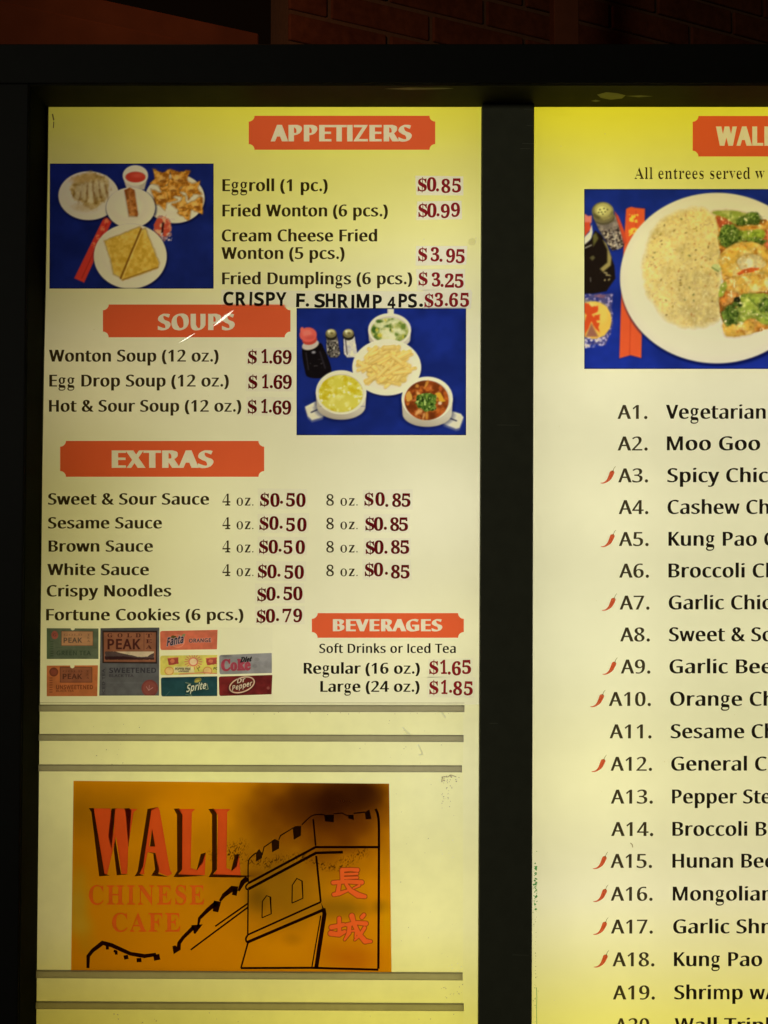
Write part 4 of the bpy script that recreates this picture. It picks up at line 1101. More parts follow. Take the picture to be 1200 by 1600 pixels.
def banner(parent, x0, y0, x1, y1, text, tx0, tx1, base, cap, edge=film('banner_edge_ink', (.62, .06, .06))):
    gl = layout('heading', text, tx0, tx1, base, cap)
    out = notch_banner(x0, y0, x1, y1)
    if area2(out) < 0:
        out = out[::-1]
    cut = [out] + [c for g in gl for c in g]
    V, F = fill(cut)
    F = [f for f in F if sum_winding(V, f, cut) == 1]
    m = MB()
    m.add([P(x, y, -.0006) for x, y in V], F)
    b = m.build('heading_banner', red_ink, parent)
    flat('lettering', gl, cream_ink, b, .0009)
    return b


banner(left, 388.7, 181, 680, 234, 'APPETIZERS', 422.8, 643.5, 220.5, 24.8)
banner(left, 160.8, 475.8, 453.8, 527, 'SOUPS', 246.5, 367, 515.3, 24.5)
banner(left, 94, 689, 412.8, 745, 'EXTRAS', 174.5, 333.7, 730.5, 26.2)
banner(left, 487.3, 958, 724.7, 996.5, 'BEVERAGES', 520, 691.3, 986, 18.2)

LINES = [('Eggroll (1 pc.)', 347.5, 512, 298.7, 18.7), ('Fried Wonton (6 pcs.)', 347.5, 606, 338.2, 18.5),
         ('Cream Cheese Fried', 346.5, 589.3, 377.2, 18.5), ('Wonton (5 pcs.)', 346, 538.3, 404.7, 18.5),
         ('Fried Dumplings (6 pcs.)', 347, 644, 444.2, 18.5),
         ('Wonton Soup (12 oz.)', 76.5, 341.5, 565, 18.5), ('Egg Drop Soup (12 oz.)', 77, 357.5, 604, 18.5),
         ('Hot & Sour Soup (12 oz.)', 76.5, 377, 643.3, 18.3),
         ('Sweet & Sour Sauce', 75, 326.7, 788.5, 17.8), ('Sesame Sauce', 75, 253, 825.7, 17.6),
         ('Brown Sauce', 75.8, 239, 862, 17.6), ('White Sauce', 74, 232.7, 898.7, 17.6),
         ('Crispy Noodles', 73, 267.7, 932, 17.8), ('Fortune Cookies (6 pcs.)', 72, 380.3, 969.3, 17.8)]
for t, a, b, base, cap in LINES:
    flat('menu_line', layout('menu', t, a, b, base, cap), text_bled, left, .0006)
for y in (789.8, 826.7, 863, 900):
    flat('size_line', layout('light', '4 oz.', 347.6, 396, y, 17.3), text_bled, left, .0006)
    flat('size_line', layout('light', '8 oz.', 509.8, 558.8, y, 16.5), text_bled, left, .0006)
flat('menu_line', layout('soft', 'Soft Drinks or Iced Tea', 498.8, 712.2, 1020.2, 14.2), text_dark, left, .0006)
flat('menu_line', layout('menu', 'Regular (16 oz.)', 474.5, 656, 1052.7, 17), text_dark, left, .0006)
flat('menu_line', layout('menu', 'Large (24 oz.)', 500.5, 655.5, 1081, 17), text_dark, left, .0006)



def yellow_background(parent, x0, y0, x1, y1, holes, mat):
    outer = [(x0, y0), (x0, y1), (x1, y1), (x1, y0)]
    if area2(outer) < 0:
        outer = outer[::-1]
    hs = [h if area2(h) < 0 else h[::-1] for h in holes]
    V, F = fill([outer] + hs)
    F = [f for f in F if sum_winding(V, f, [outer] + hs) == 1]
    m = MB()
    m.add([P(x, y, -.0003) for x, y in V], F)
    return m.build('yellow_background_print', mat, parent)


rect = lambda x0, y0, x1, y1: [(x0, y0), (x1, y0), (x1, y1), (x0, y1)]
LEFT_HOLES = [notch_banner(388.7, 181, 680, 234), notch_banner(160.8, 475.8, 453.8, 527), rect(78, 255.5, 333.8, 451), rect(463.3, 481.4, 728.3, 680)]

# ---------------------------------------------------------------- price labels, each stuck on by hand
PRICES = [
    ('red $0.85 price label on the Eggroll line', [('$', 652.8, 298.4), ('0', 667, 298.6), ('.', 681.4, 299), ('8', 689.5, 301), ('5', 706.4, 300.2)], 1),
    ('red $0.99 price label on the Fried Wonton line', [('$', 653.7, 338.3), ('0', 667.3, 339.2), ('.', 681.8, 338), ('9', 688.6, 340.3), ('9', 704.6, 338.3)], 1),
    ('red $3.95 price label under $0.99, on the Cream Cheese Fried Wonton line', [('$', 653.4, 407.2), ('3', 672.9, 407.8), ('.', 686.4, 409), ('9', 696.9, 410), ('5', 712.2, 410.8)], 1),
    ('red $3.25 price label on the Fried Dumplings line', [('$', 654, 445.2), ('3', 674.5, 447.2), ('.', 688.4, 448.2), ('2', 695, 448.8), ('5', 710.4, 449.3)], 1),
    ('red $3.65 price label ending the crispy shrimp strip', [('$', 663.3, 479.2), ('3', 678.9, 479), ('.', 694.8, 478), ('6', 701.6, 479), ('5', 719, 479)], 1),
    ('dark red $1.69 price label on the Wonton Soup line', [('$', 387.3, 567.5), ('1', 408.5, 567), ('.', 420.6, 568), ('6', 426.5, 568.6), ('9', 441.5, 568.6)], 2),
    ('dark red $1.69 price label on the Egg Drop Soup line', [('$', 388, 606.4), ('1', 409.2, 606.4), ('.', 421.4, 606.4), ('6', 427.2, 607.4), ('9', 441.8, 607.4)], 2),
    ('dark red $1.69 price label on the Hot & Sour Soup line', [('$', 387, 645), ('1', 408, 645), ('.', 420, 644.5), ('6', 426, 647.4), ('9', 440.8, 647.4)], 2),
    ('dark red $0.50 price label after 4 oz. on the Sweet & Sour Sauce line', [('$', 406.5, 790), ('0', 422.3, 791.5), ('.', 437.6, 787), ('5', 447, 791), ('0', 462.8, 791.5)], 2),
    ('dark red $0.50 price label after 4 oz. on the Sesame Sauce line', [('$', 405.5, 827), ('0', 420.6, 827.5), ('.', 436.8, 826), ('5', 447, 829.8), ('0', 464.3, 829.8)], 2),
    ('dark red $0.50 price label after 4 oz. on the Brown Sauce line', [('$', 404.8, 863.6), ('0', 419.6, 864.4), ('.', 435, 862), ('5', 443, 865), ('0', 461.8, 865)], 2),
    ('dark red $0.50 price label after 4 oz. on the White Sauce line', [('$', 403, 901.8), ('0', 417.6, 903), ('.', 433.4, 901), ('5', 444.4, 904), ('0', 460.2, 904)], 2),
    ('dark red $0.50 price label on the Crispy Noodles line', [('$', 402, 938.5), ('0', 416, 938), ('.', 432.4, 935.2), ('5', 442.8, 937.4), ('0', 458, 937.4)], 2),
    ('dark red $0.79 price label on the Fortune Cookies line', [('$', 401, 972.4), ('0', 415.2, 972.4), ('.', 431.2, 970.4), ('7', 441.5, 971.8), ('9', 458, 971.8)], 2),
    ('dark red $0.85 price label after 8 oz. on the Sweet & Sour Sauce line', [('$', 569.5, 789.3), ('0', 586.5, 790), ('.', 602, 792), ('8', 612.7, 791.6), ('5', 627.5, 791.6)], 2),
    ('dark red $0.85 price label after 8 oz. on the Sesame Sauce line', [('$', 570.8, 828), ('0', 584, 828.8), ('.', 599.6, 827.6), ('8', 609.5, 829.2), ('5', 623.5, 829.2)], 2),
    ('dark red $0.85 price label after 8 oz. on the Brown Sauce line', [('$', 571.3, 864.8), ('0', 584.6, 865.2), ('.', 600.4, 865), ('8', 610.8, 864.8), ('5', 625.4, 864.8)], 2),
    ('dark red $0.85 price label after 8 oz. on the White Sauce line', [('$', 570, 899.5), ('0', 584, 900), ('.', 601.6, 898), ('8', 610.8, 903.4), ('5', 626, 903.4)], 2),
    ('red $1.65 price label on the Regular (16 oz.) line', [('$', 670.8, 1052.5), ('1', 688, 1052.6), ('.', 699.6, 1054), ('6', 706, 1054.8), ('5', 722, 1052.6)], 1),
    ('red $1.85 price label on the Large (24 oz.) line', [('$', 670.8, 1084), ('1', 689, 1084), ('.', 701.6, 1082.4), ('8', 708, 1086), ('5', 724.8, 1086)], 1),
]
GW = {'$': 14.2, '.': 4.8, '1': 10.4, '0': 14.8, '3': 13.6, '2': 14.4, '4': 14.4, '5': 14.0, '6': 14.2, '7': 14.2, '8': 14.2, '9': 14.2}
rr = random.Random(5)
for label, chars, tone in PRICES:
    xa, xb = chars[0][1], chars[-1][1] + GW[chars[-1][0]]
    ya = min(c[2] for c in chars) - 24
    yb = max(c[2] for c in chars) + 3.5
    r = root('price_label', label, 'price label', P((xa + xb) / 2, yb, 0), 'price labels stuck on the left menu panel')
    j = lambda: rr.uniform(-1.2, 1.2)
    corner = [(xa - 3 + j(), yb + j()), (xb + 3 + j(), yb + j()), (xb + 3 + j(), ya + j()), (xa - 3 + j(), ya + j())]
    base = poly_sheet('backing_film', corner, price_film, r, .0012)
    if yb < 520 and xa > 600:
        LEFT_HOLES.append(corner)
    gl = []
    cap = 20.0 if tone == 1 or chars[0][2] < 700 else 19.3
    for ch, x, b in chars:
        cc = cap * .94 if ch == '$' else cap
        gl.append(place('price', ch, x, x + GW[ch], b, cc if ch != '.' else cap, rr.uniform(-.03, .03)))
    flat('lettering', gl, price_red if tone == 1 else price_dark, r, .0016)

# hand-set strip
strip = root('letter_strip', 'hand-set strip of black capitals reading CRISPY F. SHRIMP 4PS.', 'letter strip', P(500, 482, 0))
strip_outline = [(346, 478.5), (462, 480.5), (736, 481.0), (738, 456), (455, 454), (346, 452.5)]
poly_sheet('backing_film', strip_outline, price_film, strip, .0010)
LEFT_HOLES.append(strip_outline)
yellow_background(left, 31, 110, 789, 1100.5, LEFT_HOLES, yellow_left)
CR = [('C', 348.8, 365.3, 476.3), ('R', 368.4, 384, 476.6), ('I', 390, 394, 476.5), ('S', 397.2, 412.4, 477), ('P', 415.7, 429.8, 476.6),
      ('Y', 431, 447.8, 477), ('F', 462.8, 476.6, 479), ('.', 477.6, 483, 479), ('S', 491.3, 507.8, 479.6), ('H', 508.9, 524.3, 479),
      ('R', 528, 544, 480), ('I', 549, 553.6, 481), ('M', 557.3, 577.1, 479.8), ('P', 582.6, 596.7, 481), ('4', 605.5, 617.8, 481),
      ('P', 622.8, 636.2, 479.4), ('S', 637.6, 651.4, 479.6), ('.', 655, 661, 479.4)]
flat('lettering', [place('grotesk', c, a, b, y, 19.4 if c != '4' else 16.5, rr.uniform(-.02, .03)) for c, a, b, y in CR], black_ink, strip, .0014)

# ---------------------------------------------------------------- the two small food pictures
BLUE = (24, 36, 98)
PLATE = (222, 211, 170)


def fried(p, m, seed, light=(226, 178, 84), mid=(190, 130, 44), dark=(120, 70, 20), cell=26):
    f = fbm(p.X, p.Y, cell, seed, 4)
    t = np.clip((f - .3) / .4, 0, 1)[..., None]
    c = np.where(t < .5, np.array(dark) * (1 - 2 * t) + np.array(mid) * 2 * t, np.array(mid) * (2 - 2 * t) + np.array(light) * (2 * t - 1))
    p.mix(m, c)


def picture_appetizers():
    p = Picture([(78, 255.5), (333.8, 255.5), (333.8, 451), (77.2, 451)], (60, 240, 4.138), 1.0)
    p.base(BLUE)
    p.speckle(np.ones(p.X.shape), 120, 2, .88, 1.1)

    def plate(cx, cy, rx, ry):
        p.ell(cx + 4, cy + 8, rx + 5, ry + 4, (8, 12, 48), soft=14, op=.8)
        p.ell(cx, cy, rx, ry, PLATE)
        p.ell(cx, cy, rx * .74, ry * .72, (214, 202, 158), soft=30, op=.6)
        p.ell(cx - rx * .1, cy - ry * .1, rx * .62, ry * .6, (226, 216, 176), soft=30, op=.7)
    # chopstick sleeve
    p.poly([(428, 402), (476, 436), (296, 835), (231, 806)], (206, 60, 44))
    p.line([(452, 430), (280, 806)], 4, (168, 40, 30), soft=6)
    for x, y in ((438, 436), (414, 486), (384, 540), (356, 592)):
        m = p.ell(x, y, 15, 17, (226, 120, 70), wob=7, cell=9, seed=int(x))
        p.blend_noise(m, 9, 5, (206, 60, 44), .5, .1)
    plate(325, 272, 196, 158)
    m = p.cover(p.d_ell(336, 232, 122, 116, .1, 26, 45, 3), 16)
    fried(p, m, 8, (222, 204, 140), (188, 158, 84), (140, 104, 40), 34)
    for cx, cy, rx, ry, a in ((262, 250, 26, 62, .25), (300, 240, 24, 70, .1), (342, 236, 22, 70, -.1), (384, 232, 24, 60, -.15), (424, 234, 22, 56, -.2)):
        p.ell(cx, cy, rx, ry, (216, 200, 140), rot=a, soft=16, wob=7, cell=20, seed=int(cx), op=.75)
        p.ell(cx + 16, cy + 6, 7, ry * .8, (128, 86, 32), rot=a, soft=12, wob=5, cell=14, seed=int(cx) + 1, op=.8)
    p.ell(300, 160, 90, 26, (196, 160, 82), rot=-.15, soft=18, wob=10, cell=18, seed=4, op=.8)
    p.ell(300, 345, 70, 26, (190, 160, 96), soft=24, wob=10, cell=18, seed=14, op=.5)
    # right plate with star-shaped wontons
    plate(882, 290, 193, 160)
    rs = random.Random(4)
    for k, (cx, cy, r, a, n) in enumerate(((800, 170, 92, .3, 5), (905, 165, 92, .9, 4), (800, 290, 90, .1, 5), (985, 230, 80, .5, 5), (870, 230, 84, .7, 5),
                                           (930, 340, 70, .2, 4), (1020, 335, 74, 1.0, 3), (955, 390, 50, 1.2, 3))):
        pts = []
        for i in range(2 * n):
            q = r * (1 if i % 2 == 0 else .52) * rs.uniform(.88, 1.1)
            t = a + math.pi * i / n
            pts.append((cx + q * math.cos(t), cy + q * .9 * math.sin(t)))
        d = p.d_poly([smooth_line(pts, 3, True)], 6, 18, k)
        p.mix(p.cover(d - 5, 12) * .55, (124, 76, 22))
        fried(p, p.cover(d), 20 + k, (228, 172, 76), (200, 134, 42), (150, 88, 24), 24)
        p.ell(cx - 5, cy - 4, r * .28, r * .22, (236, 190, 100), soft=12, wob=6, cell=12, seed=k, op=.65)
        p.ell(cx + 6, cy + 10, r * .22, r * .10, (128, 72, 20), soft=8, wob=5, cell=10, seed=k + 9, op=.8)
    # cup of red sauce
    p.poly([(546, 150), (706, 150), (684, 232), (572, 232)], (206, 194, 158), rnd=False)
    p.poly([(660, 165), (706, 150), (684, 232), (650, 232)], (180, 168, 132), soft=20, op=.7)
    p.ell(627, 141, 82, 66, PLATE)
    p.ell(628, 151, 68, 37, (190, 176, 140))
    m = p.ell(628, 152, 64, 34, (196, 62, 40))
    p.ell(640, 142, 34, 14, (214, 92, 62), soft=16, op=.7)
    # middle plate and eggroll
    plate(597, 350, 158, 131)
    p.poly([(556, 240), (592, 222), (622, 240), (645, 392), (640, 408), (584, 408)], (94, 54, 20), soft=14, op=.6)
    m = p.poly([(558, 236), (590, 220), (620, 236), (642, 392), (636, 404), (588, 404)], (176, 108, 44), wob=3, cell=14, seed=2)
    fried(p, m, 41, (204, 140, 66), (176, 106, 42), (136, 72, 26), 22)
    p.line([(584, 246), (606, 380)], 14, (214, 154, 80), soft=18, op=.5)
    # fortune cookie in a wrapper
    m = p.ell(806, 486, 56, 82, (170, 120, 110), wob=16, cell=22, seed=7, op=.8)
    m = p.ell(804, 472, 56, 62, (196, 78, 52), wob=9, cell=20, seed=9)
    p.blend_noise(m, 22, 31, (226, 170, 120), .5, .12)
    p.line([(806, 450), (800, 520)], 12, (40, 18, 22), soft=10)
    p.blend_noise(p.cover(p.d_ell(815, 545, 46, 34, 0, 12, 15, 6)), 14, 33, (206, 188, 180), .5, .08)
    p.line([(745, 400), (800, 418), (880, 425)], 5, (200, 180, 150), soft=6, op=.7)
    # front plate with two fried triangles
    plate(594, 664, 236, 210)
    for k, pts in enumerate(([(430, 566), (656, 476), (660, 492), (532, 800), (488, 776), (470, 690)], [(668, 494), (690, 486), (776, 706), (770, 738), (546, 816), (534, 800)])):
        d = p.d_poly([pts], 4, 20, k)
        p.mix(p.cover(d - 6, 14) * .7, (150, 108, 30))
        fried(p, p.cover(d), 60 + k, (226, 190, 84), (216, 174, 62), (200, 154, 46), 30)
    p.line([(664, 486), (600, 640), (532, 806)], 9, (120, 72, 16), soft=8)
    p.line([(672, 500), (608, 650), (545, 808)], 6, (240, 208, 110), soft=8, op=.7)
    p.line([(545, 816), (774, 734)], 8, (160, 108, 28), soft=6, op=.8)
    # thin dark print edge
    p.mul(np.clip(1 - np.minimum.reduce([p.PXX - 77.5, 333.8 - p.PXX, p.PYY - 255.5, 451 - p.PYY]) / 1.6, 0, 1), .55)
    p.soften(1)
    return p.build('food_picture', left, .0006)


picture_appetizers()


def picture_soups():
    p = Picture([(463.4, 481.4), (728.3, 481.4), (728.3, 680), (463.3, 680)], (450, 470, 4.0), 1.0)
    p.base((25, 40, 108))
    p.speckle(np.ones(p.X.shape), 140, 2, .86, 1.08)
    W, S1, S2 = (226, 216, 180), (202, 190, 156), (176, 162, 132)

    def bowl(cx, cy, rx, ry, depth):
        def body(g):
            d1 = np.maximum(abs(p.X - cx) - rx * (1 - .04 * np.clip((p.Y - cy) / depth, 0, 1)) - g, np.maximum(cy - p.Y, p.Y - cy - depth))
            d2 = np.where(p.Y > cy + depth, p.d_ell(cx, cy + depth, rx * .96 + g, ry * .60 + g), 1e3)
            return np.minimum(d1, d2)
        p.mix(p.cover(body(10), 26) * .7, (10, 16, 56))
        m = p.cover(body(0))
        p.mix(m, S1)
        p.mul(m * np.clip((cx - p.X) / rx * .5 + .25, 0, 1), (.86, .84, .82))
        p.mul(m * np.clip((p.Y - cy - depth - ry * .1) / (ry * .6), 0, 1), (.84, .82, .8))
        p.ell(cx, cy, rx, ry, W)
        p.ell(cx, cy + 6, rx * .89, ry * .88, S1)

    def handle(pts, slot):
        m = p.poly(pts, W, rnd=False, soft=8)
        p.poly([(a, b + 14) for a, b in pts], S1, soft=10, op=.35)
        p.line(slot, 7, (24, 26, 52), soft=6)
    # back bowl: wonton soup
    p.poly([(622, 50), (662, 50), (660, 110), (622, 110)], W)
    p.poly([(622, 50), (632, 50), (632, 110), (622, 110)], S1)
    bowl(635, 180, 134, 102, 60)
    m = p.ell(635, 186, 116, 78, (150, 156, 70))
    p.blend_noise(m, 50, 3, (214, 206, 140), .45, .12)
    p.blend_noise(m, 40, 5, (100, 122, 42), .56, .08)
    p.blend_noise(m, 32, 6, (70, 96, 30), .66, .06)
    p.blend_noise(m, 36, 12, (196, 180, 60), .6, .08)
    for cx, cy, a, rx in ((570, 150, .3, 40), (660, 130, -.2, 44), (610, 200, .1, 46), (690, 190, .4, 40), (640, 225, 0, 44)):
        p.ell(cx, cy, rx, 16, (222, 216, 158), rot=a, wob=9, cell=24, seed=int(cx), op=.8, soft=10)
    p.ell(535, 180, 14, 20, (58, 92, 30), wob=6, cell=14, seed=3, soft=8)
    p.ell(570, 128, 18, 10, (70, 100, 30), wob=5, cell=14, seed=4, soft=8)
    # shakers
    for x, body, top in ((270, (118, 108, 92), 195), (378, (206, 196, 176), 200)):
        p.poly([(x - 34, 225), (x + 40, 225), (x + 58, 335), (x + 40, 356), (x - 8, 356), (x - 32, 330)], (12, 16, 40), soft=14, op=.7)
        m = p.poly([(x - 30, 222), (x + 38, 222), (x + 56, 335), (x + 38, 354), (x - 8, 354), (x - 28, 330)], body, wob=2, cell=14)
        p.speckle(m, 16, int(x), .72 if x < 300 else .9, 1.12)
        if x < 300:
            p.blend_noise(m * (p.Y > 255), 9, 8, (30, 26, 22), .5, .06)
            p.blend_noise(m * (p.Y > 250), 10, 18, (190, 180, 150), .62, .05)
        p.line([(x - 20, 235), (x - 8, 335)], 7, (52, 46, 44), soft=7, op=.8)
        p.ell(x, 215, 37, 32, (34, 30, 22))
        m = p.ell(x - 1, 203, 34, 28, (120, 108, 64))
        p.ell(x, 196, 22, 17, (206, 194, 128), soft=10)
        p.ell(x + 4, 204, 12, 9, (112, 98, 50), soft=8)
        p.ell(x - 14, 190, 8, 6, (238, 230, 190), soft=6)
    # sauce bottle
    p.poly([(92, 290), (194, 262), (226, 300), (268, 410), (262, 462), (200, 484), (130, 478), (106, 440)], (18, 14, 14), rnd=True)
    p.line([(112, 325), (128, 430)], 6, (54, 46, 46), soft=8)
    p.line([(200, 320), (232, 420)], 8, (48, 42, 44), soft=10)
    p.blend_noise(p.cover(p.d_ell(185, 395, 55, 30)), 14, 6, (70, 62, 56), .62, .06)
    p.ell(160, 322, 12, 8, (150, 144, 140), soft=8)
    p.ell(140, 275, 54, 30, (196, 180, 152), rot=-.3)
    p.ell(136, 245, 46, 30, (186, 66, 48), rot=-.2)
    p.ell(126, 212, 54, 46, (216, 92, 74))
    p.ell(88, 182, 12, 18, (222, 100, 80))
    p.ell(120, 204, 28, 22, (228, 116, 92), soft=14)
    p.ell(138, 228, 30, 14, (196, 74, 60), soft=12, op=.6)
    # noodles on a plate
    p.ell(620, 426, 216, 176, (8, 14, 52), soft=14, op=.8)
    p.ell(617, 416, 215, 176, W)
    p.ell(617, 420, 176, 142, (218, 206, 166), soft=24, op=.8)
    rs = random.Random(8)
    m = p.cover(p.d_ell(612, 410, 140, 112, .3, 22, 40, 5), 20)
    p.mix(m, (206, 172, 84))
    for k in range(70):
        a = rs.uniform(0, 6.28); q = rs.random() ** .6
        cx, cy = 612 + 140 * q * math.cos(a), 405 + 116 * q * math.sin(a)
        t = rs.choice((-.75, -.6, -.9, .7, .5, -.5, -.3)) + rs.uniform(-.2, .2)
        L, w = rs.uniform(30, 56), rs.uniform(17, 28)
        dx, dy = math.cos(t) * L, math.sin(t) * L
        c = np.array((230, 194, 98)) * rs.uniform(.9, 1.03)
        p.line([(cx - dx, cy - dy + 5), (cx + dx, cy + dy + 5)], w, (176, 132, 56), soft=10, op=.55)
        p.line([(cx - dx, cy - dy), (cx + dx, cy + dy)], w, c, soft=5)
        p.line([(cx - dx * .8, cy - dy * .8 - 3), (cx + dx * .7, cy + dy * .7 - 3)], w * .3, (236, 210, 130), soft=8, op=.6)
    # egg drop soup, lower left
    handle([(106, 662), (176, 626), (230, 700), (216, 728), (150, 746), (124, 722)], [(146, 697), (198, 674)])
    bowl(332, 572, 158, 138, 88)
    m = p.ell(330, 580, 138, 116, (206, 192, 66))
    p.blend_noise(m, 46, 3, (226, 216, 120), .48, .14)
    p.blend_noise(m, 40, 9, (196, 172, 28), .56, .1)
    p.blend_noise(m, 26, 13, (236, 232, 176), .62, .08)
    p.ell(330, 640, 80, 40, (214, 200, 90), soft=40, op=.5)
    # hot and sour soup, lower right
    handle([(1000, 682), (1080, 706), (1097, 728), (1072, 794), (1050, 800), (968, 768)], [(996, 728), (1052, 750)])
    bowl(870, 610, 160, 136, 96)
    m = p.ell(866, 622, 138, 124, (140, 62, 20))
    p.speckle(m, 60, 4, .72, 1.25)
    p.blend_noise(m, 34, 6, (186, 96, 34), .55, .1)
    for k in range(26):
        a = rs.uniform(0, 6.28); q = rs.random() ** .5
        cx, cy = 866 + 120 * q * math.cos(a), 622 + 106 * q * math.sin(a)
        p.ell(cx, cy, rs.uniform(8, 24), rs.uniform(6, 12), rs.choice(((206, 140, 52), (196, 118, 60), (100, 40, 16), (214, 160, 90), (170, 76, 34))), rot=rs.uniform(0, 3), soft=8, wob=4, cell=12, seed=k, op=.8)
    p.poly([(920, 580), (950, 572), (984, 628), (952, 634)], (206, 150, 40), wob=4, cell=12)
    p.ell(756, 600, 18, 30, (204, 150, 60), wob=6, cell=12, seed=3)
    p.ell(950, 640, 12, 11, (216, 176, 128))
    m = p.cover(p.d_ell(868, 630, 64, 62, 0, 20, 26, 4))
    p.mix(m, (70, 96, 30))
    p.blend_noise(m, 17, 6, (124, 150, 56), .52, .08)
    p.blend_noise(m, 14, 16, (30, 50, 14), .56, .06)
    p.blend_noise(m, 15, 26, (176, 190, 96), .64, .05)
    p.mul(np.clip(1 - np.minimum.reduce([p.PXX - 463.3, 728.3 - p.PXX, p.PYY - 481.3, 680 - p.PYY]) / 1.6, 0, 1), .55)
    p.soften(1)
    return p.build('food_picture', left, .0006)


picture_soups()

# ================================================================== DRINK CARDS
cards = root('card_sheet', 'white paper sheet behind the drink flavour cards under Fortune Cookies', 'paper sheet', P(250, 1098, 0))
poly_sheet('paper', [(69.5, 1096), (427, 1096.5), (425.5, 981), (70.5, 978)], film('white_paper', (.97, .97, .985), .015, 60), cards, .0010)


def rounded_mask(p, q, r, corners):
    """clear the outside of rounded left corners; q are the photo-pixel corners"""
    (x0, y0), _, _, (x3, y3) = q
    for (cx, cy), (sx, sy) in zip(((x0 + r, y0 + r), (x3 + r, y3 - r)), ((-1, -1), (-1, 1))):
        d = np.hypot(p.PXX - cx, p.PYY - cy) - r
        reg = ((p.PXX - cx) * sx > 0) & ((p.PYY - cy) * sy > 0)
        p.mix(np.where(reg, np.clip(.5 + d * 2, 0, 1), 0), (214, 206, 172))


def card(name, label, corners, painter, crop, step=.5, rounded=0, ref=(226, 217, 158)):
    r = root(name, label, 'drink card', P((corners[2][0] + corners[3][0]) / 2, corners[2][1], 0), 'drink flavour cards in a block on the left panel')
    p = Picture(corners, crop, step)
    painter(p)
    p.speckle(np.ones(p.X.shape), 60, 3, .93, 1.05)
    if rounded:
        rounded_mask(p, corners, rounded, None)
    p.build('card_print', r, .0014, None, ref)
    return r


CA, CB = (60, 970, 6.0), (240, 970, 6.0)


def hole(p, x, y, r=20):
    p.ell(x, y, r, r * .95, (214, 206, 172))


def paint_green(p):
    p.base((74, 78, 50))
    m = p.poly([(78, 60), (112, 60), (112, 360), (78, 360)], (66, 76, 44), soft=10)
    p.ell(152, 134, 32, 38, (130, 66, 44), wob=3)
    p.text('plain', 'G', 138, 166, 146, 26, (80, 44, 34))
    p.poly([(215, 96), (512, 98), (512, 234), (215, 234)], (142, 100, 58))
    p.line([(215, 96), (512, 98), (512, 234), (215, 234), (215, 96)], 5, (72, 56, 34))
    p.text('serif', 'GOLD', 238, 410, 140, 18, (112, 78, 46))
    p.text('bold', 'PEAK', 236, 410, 204, 44, (74, 58, 40))
    p.text('serif', 'T', 458, 484, 140, 18, (96, 70, 42)); p.text('serif', 'E', 458, 482, 168, 18, (96, 70, 42)); p.text('serif', 'A', 456, 484, 198, 18, (96, 70, 42))
    p.line([(160, 252), (545, 254)], 4, (60, 66, 40))
    p.text('plain', 'UNSWEETENED', 172, 372, 284, 16, (58, 62, 40), op=.8)
    p.text('bold', 'GREEN TEA', 170, 492, 322, 40, (52, 60, 38))
    for k in range(7):
        p.line([(116, 196 + 22 * k), (136, 196 + 22 * k)], 9, (54, 64, 38), soft=6)
    hole(p, 322, 70)


def paint_orange(p):
    p.base((152, 84, 38))
    p.ell(144, 480, 42, 42, (92, 44, 26))
    p.ell(144, 480, 30, 30, (106, 52, 30), soft=8)
    p.poly([(204, 434), (502, 436), (502, 576), (204, 576)], (116, 66, 36))
    p.line([(204, 434), (502, 436), (502, 576), (204, 576), (204, 434)], 5, (70, 40, 24))
    p.text('serif', 'GOLD', 228, 412, 482, 18, (92, 50, 28))
    p.text('bold', 'PEAK', 228, 410, 544, 46, (72, 38, 24))
    for c, y in (('T', 482), ('E', 512), ('A', 542)):
        p.text('serif', c, 450, 474, y, 18, (84, 46, 26))
    p.text('bold', 'UNSWEETENED', 166, 512, 640, 36, (92, 44, 22))
    p.text('bold', 'BLACK TEA', 166, 332, 666, 18, (104, 52, 26))
    for k in range(7):
        p.line([(108, 536 + 22 * k), (128, 536 + 22 * k)], 9, (112, 56, 28), soft=6)
    hole(p, 318, 426)


